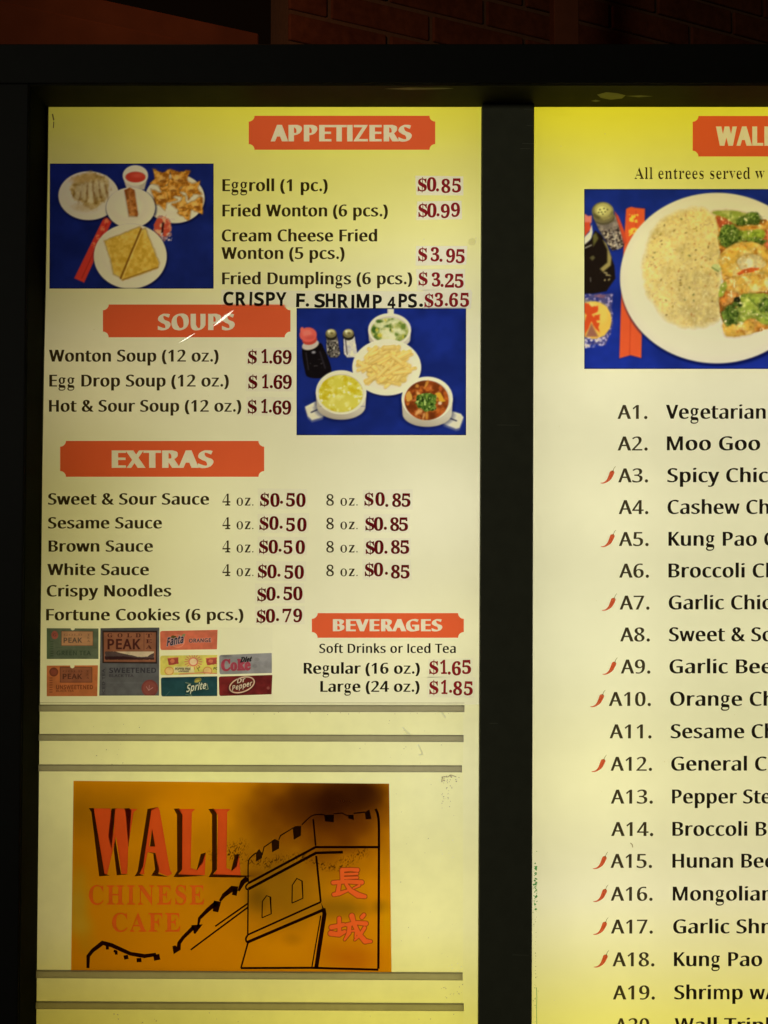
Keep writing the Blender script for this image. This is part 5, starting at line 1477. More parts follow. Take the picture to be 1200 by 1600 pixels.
def paint_big(p):
    p.base((84, 80, 70))
    p.poly([(560, 50), (1150, 50), (1150, 92), (560, 92)], (68, 66, 56))
    p.poly([(598, 92), (1116, 92), (1112, 402), (600, 396)], (44, 32, 26))
    p.poly([(612, 108), (1102, 108), (1100, 386), (614, 384)], (124, 76, 46))
    for c, x in zip('GOLD', (648, 742, 830, 912)):
        p.text('serif', c, x, x + 46, 154, 36, (64, 28, 22))
    p.text('bold', 'PEAK', 648, 958, 264, 90, (62, 28, 22))
    p.line([(990, 118), (990, 272)], 4, (74, 40, 28))
    for c, y in (('T', 156), ('E', 208), ('A', 262)):
        p.text('serif', c, 1008, 1064, y, 34, (64, 28, 22))
    p.poly([(624, 288), (1084, 288), (1084, 364), (624, 364)], (176, 152, 110))
    p.poly([(624, 290), (700, 286), (860, 320), (960, 342), (1020, 336), (1084, 296), (1084, 364), (624, 364)], (74, 56, 46), wob=4, cell=16, seed=4)
    p.poly([(624, 334), (800, 332), (940, 350), (1084, 350), (1084, 364), (624, 364)], (52, 30, 26), wob=3, cell=12, seed=5)
    p.text('bold', 'SWEETENED', 664, 1104, 486, 44, (50, 46, 44))
    p.text('bold', 'BLACK TEA', 664, 892, 526, 24, (58, 52, 48))
    p.line([(640, 582), (985, 582)], 3, (98, 94, 82), soft=5)
    p.line([(630, 430), (630, 690)], 3, (72, 70, 62), soft=4)
    # ICED TEA, running upwards
    s = 'ICED TEA'
    gl = layout('bold', s, 0, 240, 0, 24)
    for cs in gl:
        rot = [[(622 + y, 690 - x) for x, y in c] for c in cs]
        p.mix(p.cover(p.d_poly(rot)), (56, 52, 48))
    p.ell(1044, 632, 78, 80, (112, 56, 44))
    p.ell(1044, 632, 62, 64, (124, 64, 48), soft=6)
    p.line([(1012, 618), (1034, 652), (1072, 626)], 6, (168, 120, 98), soft=5)
    p.line([(1040, 606), (1036, 650)], 5, (168, 120, 98), soft=5)


def paint_orange_soda(p):
    p.base((196, 100, 66))
    p.ell(225, 190, 68, 62, (206, 126, 88), soft=4)
    p.ell(225, 190, 60, 54, (198, 104, 68), soft=4)
    p.poly([(256, 150), (276, 124), (300, 122), (288, 150)], (120, 126, 74))
    p.ell(188, 152, 26, 14, (84, 70, 30), wob=4, cell=10)
    p.text('bold', 'Fanta', 124, 276, 236, 74, (30, 28, 44), slant=.12, base1=204, grow=5, gc=(170, 140, 124))
    p.text('bold', 'ORANGE', 332, 538, 204, 34, (34, 26, 34), base1=198, grow=3, gc=(206, 150, 120))


def paint_lemonade(p):
    p.base((204, 186, 80))
    for x in (180, 540):
        m = p.poly([(x - 50, 352), (x + 50, 344), (x + 54, 404), (x - 38, 418)], (160, 66, 50), wob=5, cell=14, seed=x)
        p.ell(x - 4, 378, 22, 18, (196, 110, 70), wob=4, cell=10, seed=x + 1)
        p.line([(x - 50, 352), (x + 50, 344)], 6, (206, 120, 74))
        p.ell(x - 34, 470, 44, 40, (196, 130, 60))
        p.ell(x - 34, 470, 36, 32, (218, 176, 100))
    for k in range(18):
        a = k * math.pi / 9
        p.line([(372 + 52 * math.cos(a), 384 + 48 * math.sin(a)), (372 + 80 * math.cos(a), 384 + 72 * math.sin(a))], 7, (196, 96, 80), soft=5)
    p.ell(372, 384, 46, 42, (196, 100, 80))
    p.ell(372, 384, 35, 31, (222, 186, 130), soft=6)
    p.poly([(190, 430), (372, 430), (384, 486), (190, 486)], (214, 196, 130), soft=10)
    p.text('bold', 'POPPIN PINK', 200, 346, 462, 22, (34, 26, 20), slant=.2)
    p.text('bold', 'LEMONADE', 232, 328, 480, 13, (44, 32, 24), slant=.2)
    p.text('bold', 'PO', 560, 600, 456, 20, (34, 26, 20), slant=.2)
    p.line([(240, 500), (380, 492), (470, 484), (596, 496)], 9, (206, 120, 84), soft=6)
    p.line([(410, 450), (430, 436)], 8, (120, 110, 40), soft=6)
    p.line([(424, 470), (418, 454)], 7, (120, 110, 40), soft=6)


def paint_lime(p):
    p.base((38, 70, 66))
    p.mul(np.clip((570 - p.Y) / 60, 0, 1) * .55, (.55, .55, .7))
    p.poly([(290, 578), (392, 592), (500, 584), (520, 650), (360, 700), (296, 672)], (34, 66, 60), soft=8)
    p.line([(300, 580), (350, 590)], 4, (170, 170, 120), soft=3)
    p.line([(500, 590), (512, 640), (488, 644)], 5, (170, 170, 120), soft=3)
    p.ell(416, 556, 34, 22, (130, 118, 46), rot=-.3)
    p.ell(408, 566, 26, 12, (176, 158, 66), rot=-.3, soft=6)
    p.text('bold', 'Sprite', 306, 488, 668, 66, (214, 206, 160), slant=.18, base1=634, grow=6, gc=(26, 56, 50))
    p.line([(300, 690), (360, 700), (345, 688)], 4, (130, 140, 100), soft=4)
    p.line([(115, 700), (150, 664)], 3, (90, 110, 96), soft=4)


def paint_cola(p):
    p.base((138, 132, 116))
    p.ell(680, 330, 40, 12, (112, 106, 92), soft=14)
    p.text('price', 'Coke', 636, 908, 466, 98, (158, 62, 66), base1=458, grow=4, gc=(158, 62, 66))
    p.text('light', 'Diet', 812, 912, 388, 44, (34, 30, 28), slant=.3, grow=3, gc=(34, 30, 28), base1=378)
    p.ell(968, 362, 34, 26, (146, 140, 124), soft=5)
    p.ell(968, 362, 27, 19, (136, 130, 114), soft=5)
    p.ell(950, 424, 22, 18, (126, 120, 106), soft=8)


def paint_pepper(p):
    p.base((112, 36, 30))
    p.speckle(np.ones(p.X.shape), 90, 5, .85, 1.1)
    p.ell(826, 608, 140, 82, (84, 26, 24), rot=-.35, soft=10)
    p.ell(828, 600, 126, 72, (206, 176, 130), rot=-.35)
    p.ell(828, 600, 114, 60, (100, 34, 26), rot=-.35)
    p.text('bold', 'Pepper', 736, 922, 654, 46, (214, 190, 144), slant=.1, base1=606, grow=3, gc=(50, 22, 18))
    p.text('bold', 'Dr', 782, 858, 586, 42, (214, 190, 144), slant=.1, base1=570, grow=3, gc=(50, 22, 18))
    p.ell(1075, 630, 14, 14, (138, 70, 56), soft=8)


card('drink_card', 'green iced tea card, topmost on the left of the card block', [(73, 981.5), (153.8, 982), (153.8, 1029.7), (73, 1029.7)], paint_green, CA, ref=(187, 177, 116))
card('drink_card', 'orange-brown card reading UNSWEETENED under the green card', [(73, 1040), (153, 1039.5), (152, 1087.8), (73, 1087.8)], paint_orange, CA, ref=(187, 177, 116))
card('drink_card', 'tall grey card reading SWEETENED, largest of the drink cards', [(157, 981.5), (249, 980.5), (248.5, 1086.8), (155, 1087)], paint_big, CA, ref=(207, 197, 136))
card('drink_card', 'orange soda card right of the tall grey card', [(250, 986), (340, 984.2), (339, 1014.5), (250.5, 1015.8)], paint_orange_soda, CB, .5, 3.5)
card('drink_card', 'yellow lemonade card with a pink sun on it', [(250.3, 1024.5), (339.5, 1023.3), (339.2, 1053), (250.5, 1055)], paint_lemonade, CB, .5, 3.5)
card('drink_card', 'dark teal lemon-lime soda card at the bottom of the block', [(251.3, 1058.5), (339.5, 1056.7), (339.4, 1087.6), (252, 1088.2)], paint_lime, CB, .5, 3.5)
card('drink_card', 'grey diet cola card with pink-red lettering', [(342.5, 1023.5), (424.6, 1020.2), (424.8, 1051.5), (343, 1053.7)], paint_cola, CB, .5, 3.5)
card('drink_card', 'maroon soda card with an oval badge', [(341.8, 1057), (425.6, 1054.6), (424.3, 1084.8), (342.6, 1087.6)], paint_pepper, CB, .5, 3.5)
blank = root('blank_card', 'blank white card covering an empty place above the grey cola card', 'blank card', P(383, 1020, 0))
poly_sheet('paper', [(341, 1019.5), (423.5, 1016), (424.2, 983.5), (341, 983)], film('blank_white_card', (.98, .98, .985)), blank, .0014)

# ================================================================== LETTER TRACK RAILS
rail_mat = film('grey_rail_plastic', (.51, .48, .51), .05, 90)
rail_edge = film('rail_edge_plastic', (.32, .30, .30), .05, 90)
rail_low = film('rail_low_edge_plastic', (.43, .40, .42), .05, 90)
lip_mat = film('rail_lip_plastic', (.985, .985, .985))
RAILS = [((57.5, 1101.5, 1111.8), (725.7, 1102.4, 1112.8)), ((56.5, 1147.2, 1157.5), (724.5, 1149, 1159.5)),
         ((55.5, 1195, 1205.2), (722, 1196.5, 1206.9)), ((51, 1516.8, 1528.4), (723, 1520.8, 1532)),
         ((49.5, 1565.8, 1576.8), (724.7, 1569, 1580))]
for k, ((xa, ya, yb), (xc, yc, yd)) in enumerate(RAILS):
    m = MB()
    d = .0045
    # open-backed channel: face, upper and lower web, end cap
    A, B, Cc, Dd = P(xa, yb, -d), P(xc, yd, -d), P(xc, yc, -d), P(xa, ya, -d)
    back_ = [Vector((q.x, -.0005, q.z)) for q in (A, B, Cc, Dd)]
    m.add([A, B, Cc, Dd] + back_, [(0, 1, 2, 3), (4, 5, 1, 0), (3, 2, 6, 7), (1, 5, 6, 2)])
    for (u0, u1, mi) in ((0.0, 1.3, 1), (1.3, 99, 0), (99, 98.2, 2)):
        lo = lambda y0, y1, u: min(y0 + u, y1) if u < 90 else (y1 - (0 if u == 98.2 else 1.0))
        q = [P(xa, lo(ya, yb, u1), -d - .0001), P(xc, lo(yc, yd, u1), -d - .0001), P(xc, lo(yc, yd, u0), -d - .0001), P(xa, lo(ya, yb, u0), -d - .0001)]
        n0 = len(m.v)
        m.add(q, [(0, 1, 2, 3)], mi)
    m.f.pop(0); m.m.pop(0)
    rail = m.build('letter_rail', [rail_mat, rail_edge, rail_low], track)
    # clear upper lip that stands off the sheet
    l = MB()
    l.add([P(xa, ya - .3, -.0012), P(xc, yc - .3, -.0012), P(xc, yc - 3.6, -.0012), P(xa, ya - 3.6, -.0012)], [(0, 1, 2, 3)])
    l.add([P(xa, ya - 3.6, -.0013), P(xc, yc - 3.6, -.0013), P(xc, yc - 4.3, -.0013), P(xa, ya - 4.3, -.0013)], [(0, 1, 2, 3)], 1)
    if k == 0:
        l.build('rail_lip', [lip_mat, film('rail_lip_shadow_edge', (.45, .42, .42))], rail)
grime = film('brown_grime', (.42, .36, .30))
grime_soft = film('pale_grime', (.86, .84, .78))
rr = random.Random(21)
for fx, fy, n, sz in (((690, 722), (1211, 1222), 26, 1.2), ((690, 706), (1222, 1262), 26, 1.1), ((684, 692), (1310, 1350), 10, .9), ((700, 714), (1310, 1345), 8, .8),
                      ((694, 722), (1500, 1520), 12, 1.3), ((690, 724), (1538, 1560), 16, 1.2), ((60, 720), (1215, 1219), 34, .9), ((320, 720), (1112, 1118), 20, .9),
                      ((140, 220), (1130, 1200), 30, .9), ((560, 700), (1110, 1200), 20, .8), ((610, 722), (1225, 1500), 20, .8), ((60, 112), (1480, 1515), 10, .8),
                      ((60, 740), (1582, 1600), 16, 1.0), ((260, 360), (1190, 1222), 22, .8)):
    chips('grime_specks', n, lambda: rr.uniform(*fx), lambda: rr.uniform(*fy), grime if rr.random() < .6 else grime_soft, track,
          lambda: sz * rr.uniform(.4, 1.2), lift=.0004)
chips('grime_specks', 40, lambda: rr.uniform(70, 745), lambda: rr.uniform(170, 1090), grime_soft, left, lambda: rr.uniform(.5, 1.3), lift=.0004)
for q in (([(629, 1136), (638, 1146), (648, 1158)], [1.5, 4.5, 2.5]), ([(653, 1163), (658, 1172), (660, 1178), (655, 1180)], 2.5),
          ([(690, 1113), (696, 1121)], 3.0)):
    flat('scratch', strokes([q]), film('grey_scuff', (.80, .80, .80)), track, .0004)
flat('smudge', strokes([(smooth_line([(690, 1222), (692, 1214), (700, 1214), (704, 1211), (713, 1214)], 4), 1.3)]), grime, track, .0005)
for q in (([(82, 178), (84, 188)], 2.0), ([(84, 190), (83.5, 200)], 1.4)):
    flat('smudge', strokes([q]), film('dark_smudge', (.2, .18, .12)), left, .0004)
flat('smudge', [[smooth_line([(732, 376), (738, 372), (744, 377), (740, 383), (733, 382)], 3, True)]], grime_soft, left, .0004)

# ================================================================== CAFE SIGN
sign = root('cafe_sign', 'amber scorched plastic cafe sign with red capitals and a drawn stone wall and tower', 'sign', P(360, 1516, 0))
SK = 4.4444
SQ = [(114.8, 1220), (608, 1224.5), (611.8, 1519.5), (111, 1517)]


def sa(x, y):
    """crop A of the sign -> photo pixels"""
    return (100 + x / SK, 1210 + y / SK)


def sb(x, y):
    return (350 + x / SK, 1210 + y / SK)


WALL_RED = [   # W A L L, photo-crop coordinates
    [[(206, 236), (320, 236), (327, 250), (332, 285), (346, 420), (350, 236 + 4), (362, 236), (512, 240), (484, 262), (446, 500), (440, 690), (400, 695), (362, 430), (300, 696), (280, 692)]],
    [[(600, 236), (655, 228), (665, 250), (735, 660), (752, 690), (720, 706), (655, 680), (628, 700), (605, 696), (655, 690), (636, 545), (582, 540), (556, 670), (560, 694), (524, 692), (548, 640), (606, 250)], [(612, 380), (590, 500), (632, 500)]],
    [[(785, 240), (912, 240), (888, 264), (882, 560), (880, 650), (925, 664), (955, 610), (984, 545), (978, 700), (795, 700), (820, 660), (822, 280)]],
    [[(1028, 240), (1158, 240), (1134, 262), (1128, 650), (1172, 668), (1215, 560), (1228, 700), (1035, 700), (1064, 660), (1068, 280)]],
]
WALL_SHADOW = [
    [[(172, 234), (206, 234), (282, 690), (318, 702), (244, 708), (190, 262)], ],
    [[(330, 236), (358, 236), (330, 520), (308, 430)]],
    [[(418, 236), (452, 234), (468, 250), (448, 505), (428, 262)]],
    [[(355, 440), (396, 690), (450, 694), (366, 700), (345, 520)]],
    [[(580, 240), (655, 226), (606, 250), (548, 640), (524, 690), (556, 702), (490, 708), (512, 670)]],
    [[(612, 380), (634, 500), (596, 500)]],
    [[(582, 540), (634, 546), (662, 660), (655, 690), (724, 712), (606, 704), (632, 660), (620, 550)]],
    [[(762, 238), (800, 236), (822, 280), (820, 660), (795, 692), (985, 704), (800, 714), (760, 712), (786, 670), (784, 280)]],
    [[(950, 552), (985, 542), (966, 610), (920, 670)]],
    [[(1002, 240), (1040, 238), (1062, 270), (1062, 660), (1035, 692), (1320, 704), (1225, 716), (1004, 714), (1028, 670), (1028, 280)]],
    [[(1188, 556), (1218, 552), (1200, 640), (1158, 676)]],
]
toA = lambda sets: [[[sa(x, y) for x, y in c] for c in cs] for cs in sets]
red_sets = toA(WALL_RED)
cafe_sets = (layout('serif', 'CHINESE', 138.8, 319.5, 1413.2, 29.5) + layout('serif', 'CAFE', 175, 282, 1455.5, 28.5))
# rewrite the right-hand top of WALL's last L foot nothing else needed


BRUSH = [   # points and widths, crop B coordinates
    ([(820, 664), (880, 660), (928, 664)], [26, 22, 26]), ([(820, 664), (822, 745)], [28, 26]), ([(826, 694), (926, 690)], [18, 18]), ([(826, 720), (926, 717)], [18, 18]),
    ([(758, 752), (850, 744), (956, 750)], [26, 26, 30]), ([(800, 765), (790, 826)], [26, 30]), ([(764, 834), (800, 828), (858, 806)], [26, 26, 18]),
    ([(848, 762), (880, 808), (930, 838), (978, 848)], [22, 30, 36, 26]), ([(900, 790), (940, 772)], [14, 18]),
    ([(800, 1000), (802, 1108)], [26, 28]), ([(746, 1062), (830, 1044)], [30, 26]), ([(742, 1104), (800, 1112), (838, 1092)], [34, 30, 24]),
    ([(852, 1044), (920, 1030), (985, 1036)], [24, 26, 30]), ([(872, 1044), (868, 1100), (838, 1148)], [28, 28, 16]), ([(888, 984), (904, 1040), (938, 1110), (980, 1158), (1020, 1160)], [34, 28, 30, 34, 20]),
    ([(880, 1088), (918, 1084), (912, 1130)], [14, 18, 16]), ([(976, 1066), (948, 1112), (908, 1150)], [24, 22, 14]), ([(958, 992), (972, 976)], [26, 24]),
]


def picture_sign():
    p = Picture(SQ, (100, 1210, SK), .8)
    p.base((194, 121, 4))
    X, Y = p.X, p.Y
    bx = X - 1111.0                     # crop B coordinates

    # heat-scorched, browned plastic, strongest at the top right
    def scorch(cx, cy, rx, ry, s, c, seed=3, wob=.5):
        d = np.hypot((bx - cx) / rx, (Y - cy) / ry) + (fbm(X, Y, 230, seed) - .5) * wob
        t = np.clip(1 - d, 0, 1)
        p.mix(t * t * (3 - 2 * t) * s, c)
    scorch(-820, 260, 480, 330, .55, (128, 80, 4), 10)
    scorch(-500, 120, 700, 150, .35, (158, 94, 4), 12)
    scorch(-1000, 300, 180, 420, .5, (136, 86, 6), 13)
    scorch(-500, 640, 800, 180, .25, (160, 98, 6), 16)
    scorch(320, 700, 760, 620, .60, (132, 84, 8), 6)
    scorch(420, 780, 420, 420, .55, (122, 84, 14), 8)
    scorch(720, 260, 860, 560, .85, (86, 40, 4), 4)
    scorch(560, 260, 560, 360, .55, (84, 38, 4), 9)
    scorch(800, 190, 470, 260, .95, (44, 15, 3), 3, .35)
    scorch(960, 110, 300, 170, .85, (48, 18, 4), 5)
    scorch(860, 420, 330, 220, .55, (92, 42, 6), 15)
    scorch(230, 860, 110, 130, .55, (88, 60, 10), 18)
    scorch(200, 700, 140, 70, .5, (92, 50, 6), 28)
    scorch(860, 930, 380, 110, .60, (112, 78, 12), 7)
    scorch(1090, 920, 90, 70, .5, (116, 74, 8), 17)
    scorch(470, 1150, 90, 60, .35, (140, 84, 6), 19)
    # paler greenish, yellow and orange patches
    for cx, cy, rx, ry, s_, c in ((-1010, 900, 130, 330, .75, (170, 136, 40)), (-990, 1060, 150, 130, .5, (180, 146, 44)), (-960, 1180, 120, 120, .4, (168, 128, 30)),
                                 (1130, 1010, 90, 260, .85, (190, 132, 4)), (1120, 620, 60, 200, .45, (164, 108, 8)), (-200, 1280, 900, 260, .45, (206, 126, 2)), (860, 1270, 330, 190, .65, (164, 80, 6)),
                                 (380, 1230, 330, 170, .7, (206, 130, 2)), (-300, 180, 260, 150, .4, (204, 124, 3))):
        scorch(cx, cy, rx, ry, s_, c, int(abs(cx)) % 50 + 3)
    # sooty freckles along the arc under the battlements
    f = value_noise(X, Y, 7, 31)
    for x0, y0, x1, y1, w in ((30, 560, 300, 620, 46), (300, 600, 560, 570, 40), (560, 580, 700, 640, 34), (700, 640, 840, 650, 34), (-60, 560, 120, 500, 60), (820, 620, 960, 540, 50)):
        ex, ey = x1 - x0, y1 - y0
        t = np.clip(((bx - x0) * ex + (Y - y0) * ey) / (ex * ex + ey * ey), 0, 1)
        d = np.hypot(bx - x0 - t * ex, Y - y0 - t * ey)
        p.mul(np.clip(1.1 - d / w, 0, 1) * np.clip((f - .60) / .12, 0, 1) * .7, (.38, .3, .3))
    # letters are cut out of the amber film: clear there
    for cs in red_sets + cafe_sets:
        rows = [[((x - 100) * SK, (y - 1210) * SK) for x, y in c] for c in cs]
        p.mix(p.cover(p.d_poly(rows) + 2.0), (222, 214, 166))
    # the two brushed characters with a thin dark outline
    d = np.full(X.shape, 1e3)
    for pts, w in BRUSH:
        n = len(pts)
        for i in range(n - 1):
            (x0, y0), (x1, y1) = pts[i], pts[i + 1]
            ex, ey = x1 - x0, y1 - y0
            t = np.clip(((bx - x0) * ex + (Y - y0) * ey) / (ex * ex + ey * ey + 1e-9), 0, 1)
            w0 = w[i] + (w[i + 1] - w[i]) * t
            d = np.minimum(d, np.hypot(bx - x0 - t * ex, Y - y0 - t * ey) - w0 * .62)
    p.mix(p.cover(d), (216, 88, 36))
    p.mix(p.cover(abs(d) - 1.9) * .9, (84, 28, 14))
    o = p.build('sign_face', sign, .0020)
    return o


picture_sign()
flat('lettering', red_sets, film('sign_red_letters', (.76, .095, .030), .06, 30), sign, .0024, 'evenodd')
flat('letter_shadow', toA(WALL_SHADOW), film('sign_black_shadow', (.075, .045, .10), .1, 40), sign, .0022)
flat('lettering', cafe_sets, film('sign_orange_letters', (.84, .15, .028), .1, 60), sign, .0024)
# the drawn wall
B = lambda *pts: [sb(x, y) for x, y in pts]
A_ = lambda *pts: [sa(x, y) for x, y in pts]
W = 1.3 / SK
DRAW = [
    (B((165, 1110), (168, 800)), 8 * W), (B((168, 750), (168, 620), (182, 580), (222, 545)), 7 * W),
    (B((265, 560), (278, 505), (335, 465)), 6 * W), (B((380, 455), (392, 425), (480, 372)), 6 * W), (B((540, 350), (606, 290), (660, 278), (700, 282)), 6 * W),
    (B((760, 274), (820, 268), (862, 290)), 6 * W), (B((900, 270), (980, 262)), 7 * W), (B((1052, 240), (1072, 300), (1076, 500), (1072, 1350)), 13 * W),
    (B((620, 310), (636, 495)), 9 * W), (B((170, 755), (636, 505), (1072, 505)), 13 * W), (B((170, 796), (640, 545), (826, 540)), 15 * W),
    (B((170, 755), (152, 776), (156, 796), (170, 798)), 9 * W), (B((640, 565), (672, 885)), 11 * W),
    (B((165, 1114), (672, 886), (690, 938)), 10 * W), (B((166, 1164), (682, 944)), 16 * W), (B((168, 1112), (152, 1138), (156, 1160), (172, 1168)), 10 * W),
    (B((690, 930), (698, 968), (640, 1345)), 22 * W), (B((672, 980), (610, 1340)), 7 * W), (B((166, 1170), (118, 1344)), 9 * W), (B((116, 1345), (600, 1343), (1072, 1356)), 12 * W),
    (B((264, 996), (266, 882), (296, 842), (322, 852), (328, 968), (264, 996)), 6 * W), (B((472, 894), (474, 770), (506, 722), (542, 740), (548, 860), (472, 894)), 6 * W),
    # curtain wall climbing to the tower
    (A_((166, 1345), (168, 1262), (200, 1222), (268, 1170), (330, 1186), (460, 1245), (560, 1262), (640, 1250)), [16 * W, 20 * W, 20 * W, 24 * W, 22 * W, 20 * W, 22 * W, 18 * W]),
    (A_((300, 1190), (302, 1216)), 16 * W), (A_((345, 1225), (362, 1230), (364, 1252)), 14 * W), (A_((428, 1255), (434, 1284)), 24 * W), (A_((520, 1275), (522, 1304)), 26 * W),
    (A_((640, 1250), (648, 1290)), 34 * W),
    (A_((762, 1190), (776, 1226), (796, 1212), (800, 1170), (830, 1130), (900, 1062)), [16 * W, 34 * W, 20 * W, 20 * W, 18 * W, 22 * W]), (A_((885, 1060), (930, 1056), (906, 1106)), [20 * W, 36 * W, 10 * W]),
    (A_((930, 1060), (940, 1000), (1000, 940), (1060, 890)), [10 * W, 16 * W, 22 * W, 26 * W]), (A_((1066, 880), (1052, 954)), [40 * W, 30 * W]),
    (A_((1082, 880), (1110, 840), (1170, 792), (1206, 800)), [12 * W, 22 * W, 30 * W, 34 * W]), (A_((1190, 800), (1182, 840)), 26 * W),
    (A_((1212, 810), (1240, 750), (1275, 720)), [12 * W, 26 * W, 30 * W]),
    (A_((1050, 1055), (1278, 895)), 9 * W), (A_((880, 1218), (1278, 922)), 9 * W),
]
lines = [(smooth_line(p, 3) if len(p) > 3 and isinstance(w, float) and p[0] != p[-1] else p, w) for p, w in DRAW]
flat('wall_drawing', strokes(lines), film('sign_black_ink', (.022, .008, .02)), sign, .0023)
BATT = [B((222, 545), (244, 518), (266, 548), (264, 580), (222, 606)), B((330, 462), (352, 448), (384, 462), (382, 515), (334, 540)), B((478, 372), (494, 358), (536, 358), (534, 425), (484, 454)),
        B((696, 280), (764, 280), (762, 332), (702, 326)), B((862, 280), (900, 280), (902, 316), (864, 306)), B((978, 262), (1010, 244), (1024, 310), (984, 312))]
for b in BATT:
    flat('battlement_gap', [[b]], film('sign_black_green', (.06, .05, .30)), sign, .0025)
chips('scorch_marks', 3, lambda: 350 + rr.choice((800, 830, 880)) / SK, lambda: 1210 + rr.choice((155, 185)) / SK, film('bare_pinholes', (.98, .98, .98)), sign, lambda: 1.2, lift=.0027)

# ================================================================== RIGHT PANEL
right = root('entree_menu', 'backlit cream menu panel on the right with lettered and numbered entrees', 'menu panel', P(1100, 1500, 0))
poly_sheet('printed_sheet', [(795, 2100), (1640, 2100), (1640, 108), (795, 108)], sheet_mat, right, 0.0)
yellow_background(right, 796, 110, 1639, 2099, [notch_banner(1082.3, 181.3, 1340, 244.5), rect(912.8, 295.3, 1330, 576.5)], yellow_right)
b = banner(right, 1082.3, 181.3, 1340, 244.5, 'WALL', 1118.6, 1211.5, 227.2, 29.0)
flat('menu_line', layout('light', 'All entrees served w', 991.6, 1194.5, 279.4, 17.8), text_bled, right, .0006)

ITEMS = [('A1.', 964.8, 1011.6, 654.7, 'Vegetarian', 1040.5, 1196.5), ('A2.', 965, 1012, 704, 'Moo Goo G', 1042, 1222), ('A3.', 966, 1012.6, 753.8, 'Spicy Chick', 1042.7, 1219),
         ('A4.', 966.7, 1013, 803.4, 'Cashew Chi', 1043, 1211), ('A5.', 967, 1013.4, 853.2, 'Kung Pao C', 1044.5, 1212), ('A6.', 967.5, 1014, 902.7, 'Broccoli Ch', 1044.5, 1213),
         ('A7.', 968.2, 1014.8, 952.6, 'Garlic Chick', 1044.8, 1223), ('A8.', 969, 1015.4, 1002.4, 'Sweet & So', 1045.3, 1208), ('A9.', 970, 1016.2, 1052.5, 'Garlic Beef', 1046, 1221.5),
         ('A10.', 951.3, 1017, 1103.2, 'Orange Ch', 1047, 1209.5), ('A11.', 952.5, 1018, 1153.8, 'Sesame Ch', 1048, 1211), ('A12.', 954, 1018.8, 1204.5, 'General Ch', 1048.7, 1217),
         ('A13.', 954.4, 1020, 1255.8, 'Pepper Ste', 1050, 1205), ('A14.', 955, 1020.7, 1306.4, 'Broccoli Be', 1050.6, 1216), ('A15.', 954, 1018.8, 1356.2, 'Hunan Bee', 1050.6, 1211),
         ('A16.', 954.2, 1019.6, 1407.6, 'Mongolian', 1051.2, 1207), ('A17.', 954.6, 1020, 1458.8, 'Garlic Shri', 1051.8, 1209), ('A18.', 957, 1022.5, 1510, 'Kung Pao', 1053, 1191),
         ('A19.', 957.6, 1023.2, 1561.8, 'Shrimp w/', 1053.6, 1208), ('A20.', 960.5, 1022.5, 1613, 'Wall Tripl', 1054.2, 1202)]
SPICY = {'A3.': 938, 'A5.': 938.5, 'A7.': 940, 'A9.': 941, 'A10.': 922, 'A12.': 924, 'A15.': 926, 'A16.': 926.5, 'A17.': 926.5, 'A18.': 927.6}
chili_red = film('chili_red_ink', (.66, .13, .07))
chili_lite = film('chili_highlight_ink', (.95, .62, .50))
chili_green = film('chili_stem_ink', (.24, .22, .10))
for num, a, b_, base, txt, c, d in ITEMS:
    flat('item_number', layout('menu_number', num, a, b_, base, 22), num_ink, right, .0006)
    flat('menu_line', layout('entree', txt, c, d, base - .3, 22), text_dark, right, .0006)
    if num in SPICY:
        x, y = SPICY[num], base - 20.4 + 12.0   # local crop of one chili, 12x: origin (938-8, 733.5-...)
        ox, oy = x - 100 / 12, base - 408 / 12
        f = lambda *pts: [(ox + u / 12, oy + v / 12) for u, v in pts]
        m = MB()
        for pts, mi, lf in ((smooth_line([(98, 418), (170, 402), (225, 345), (262, 255), (285, 200), (320, 186), (355, 200), (362, 232), (330, 300), (290, 360), (220, 408), (150, 430)], 3, True), 0, .0006),
                            (smooth_line([(300, 235), (325, 228), (318, 280), (285, 335), (240, 375), (278, 310)], 3, True), 1, .0008),
                            ([(318, 186), (345, 178), (352, 196), (330, 205)], 2, .0009), ([(338, 182), (352, 140), (384, 104), (388, 108), (360, 146), (347, 186)], 2, .0009)):
            V, F = fill([f(*pts)])
            m.add([P(u, v, -lf) for u, v in V], F, mi)
        m.build('chili_symbol', [chili_red, chili_lite, chili_green], right)


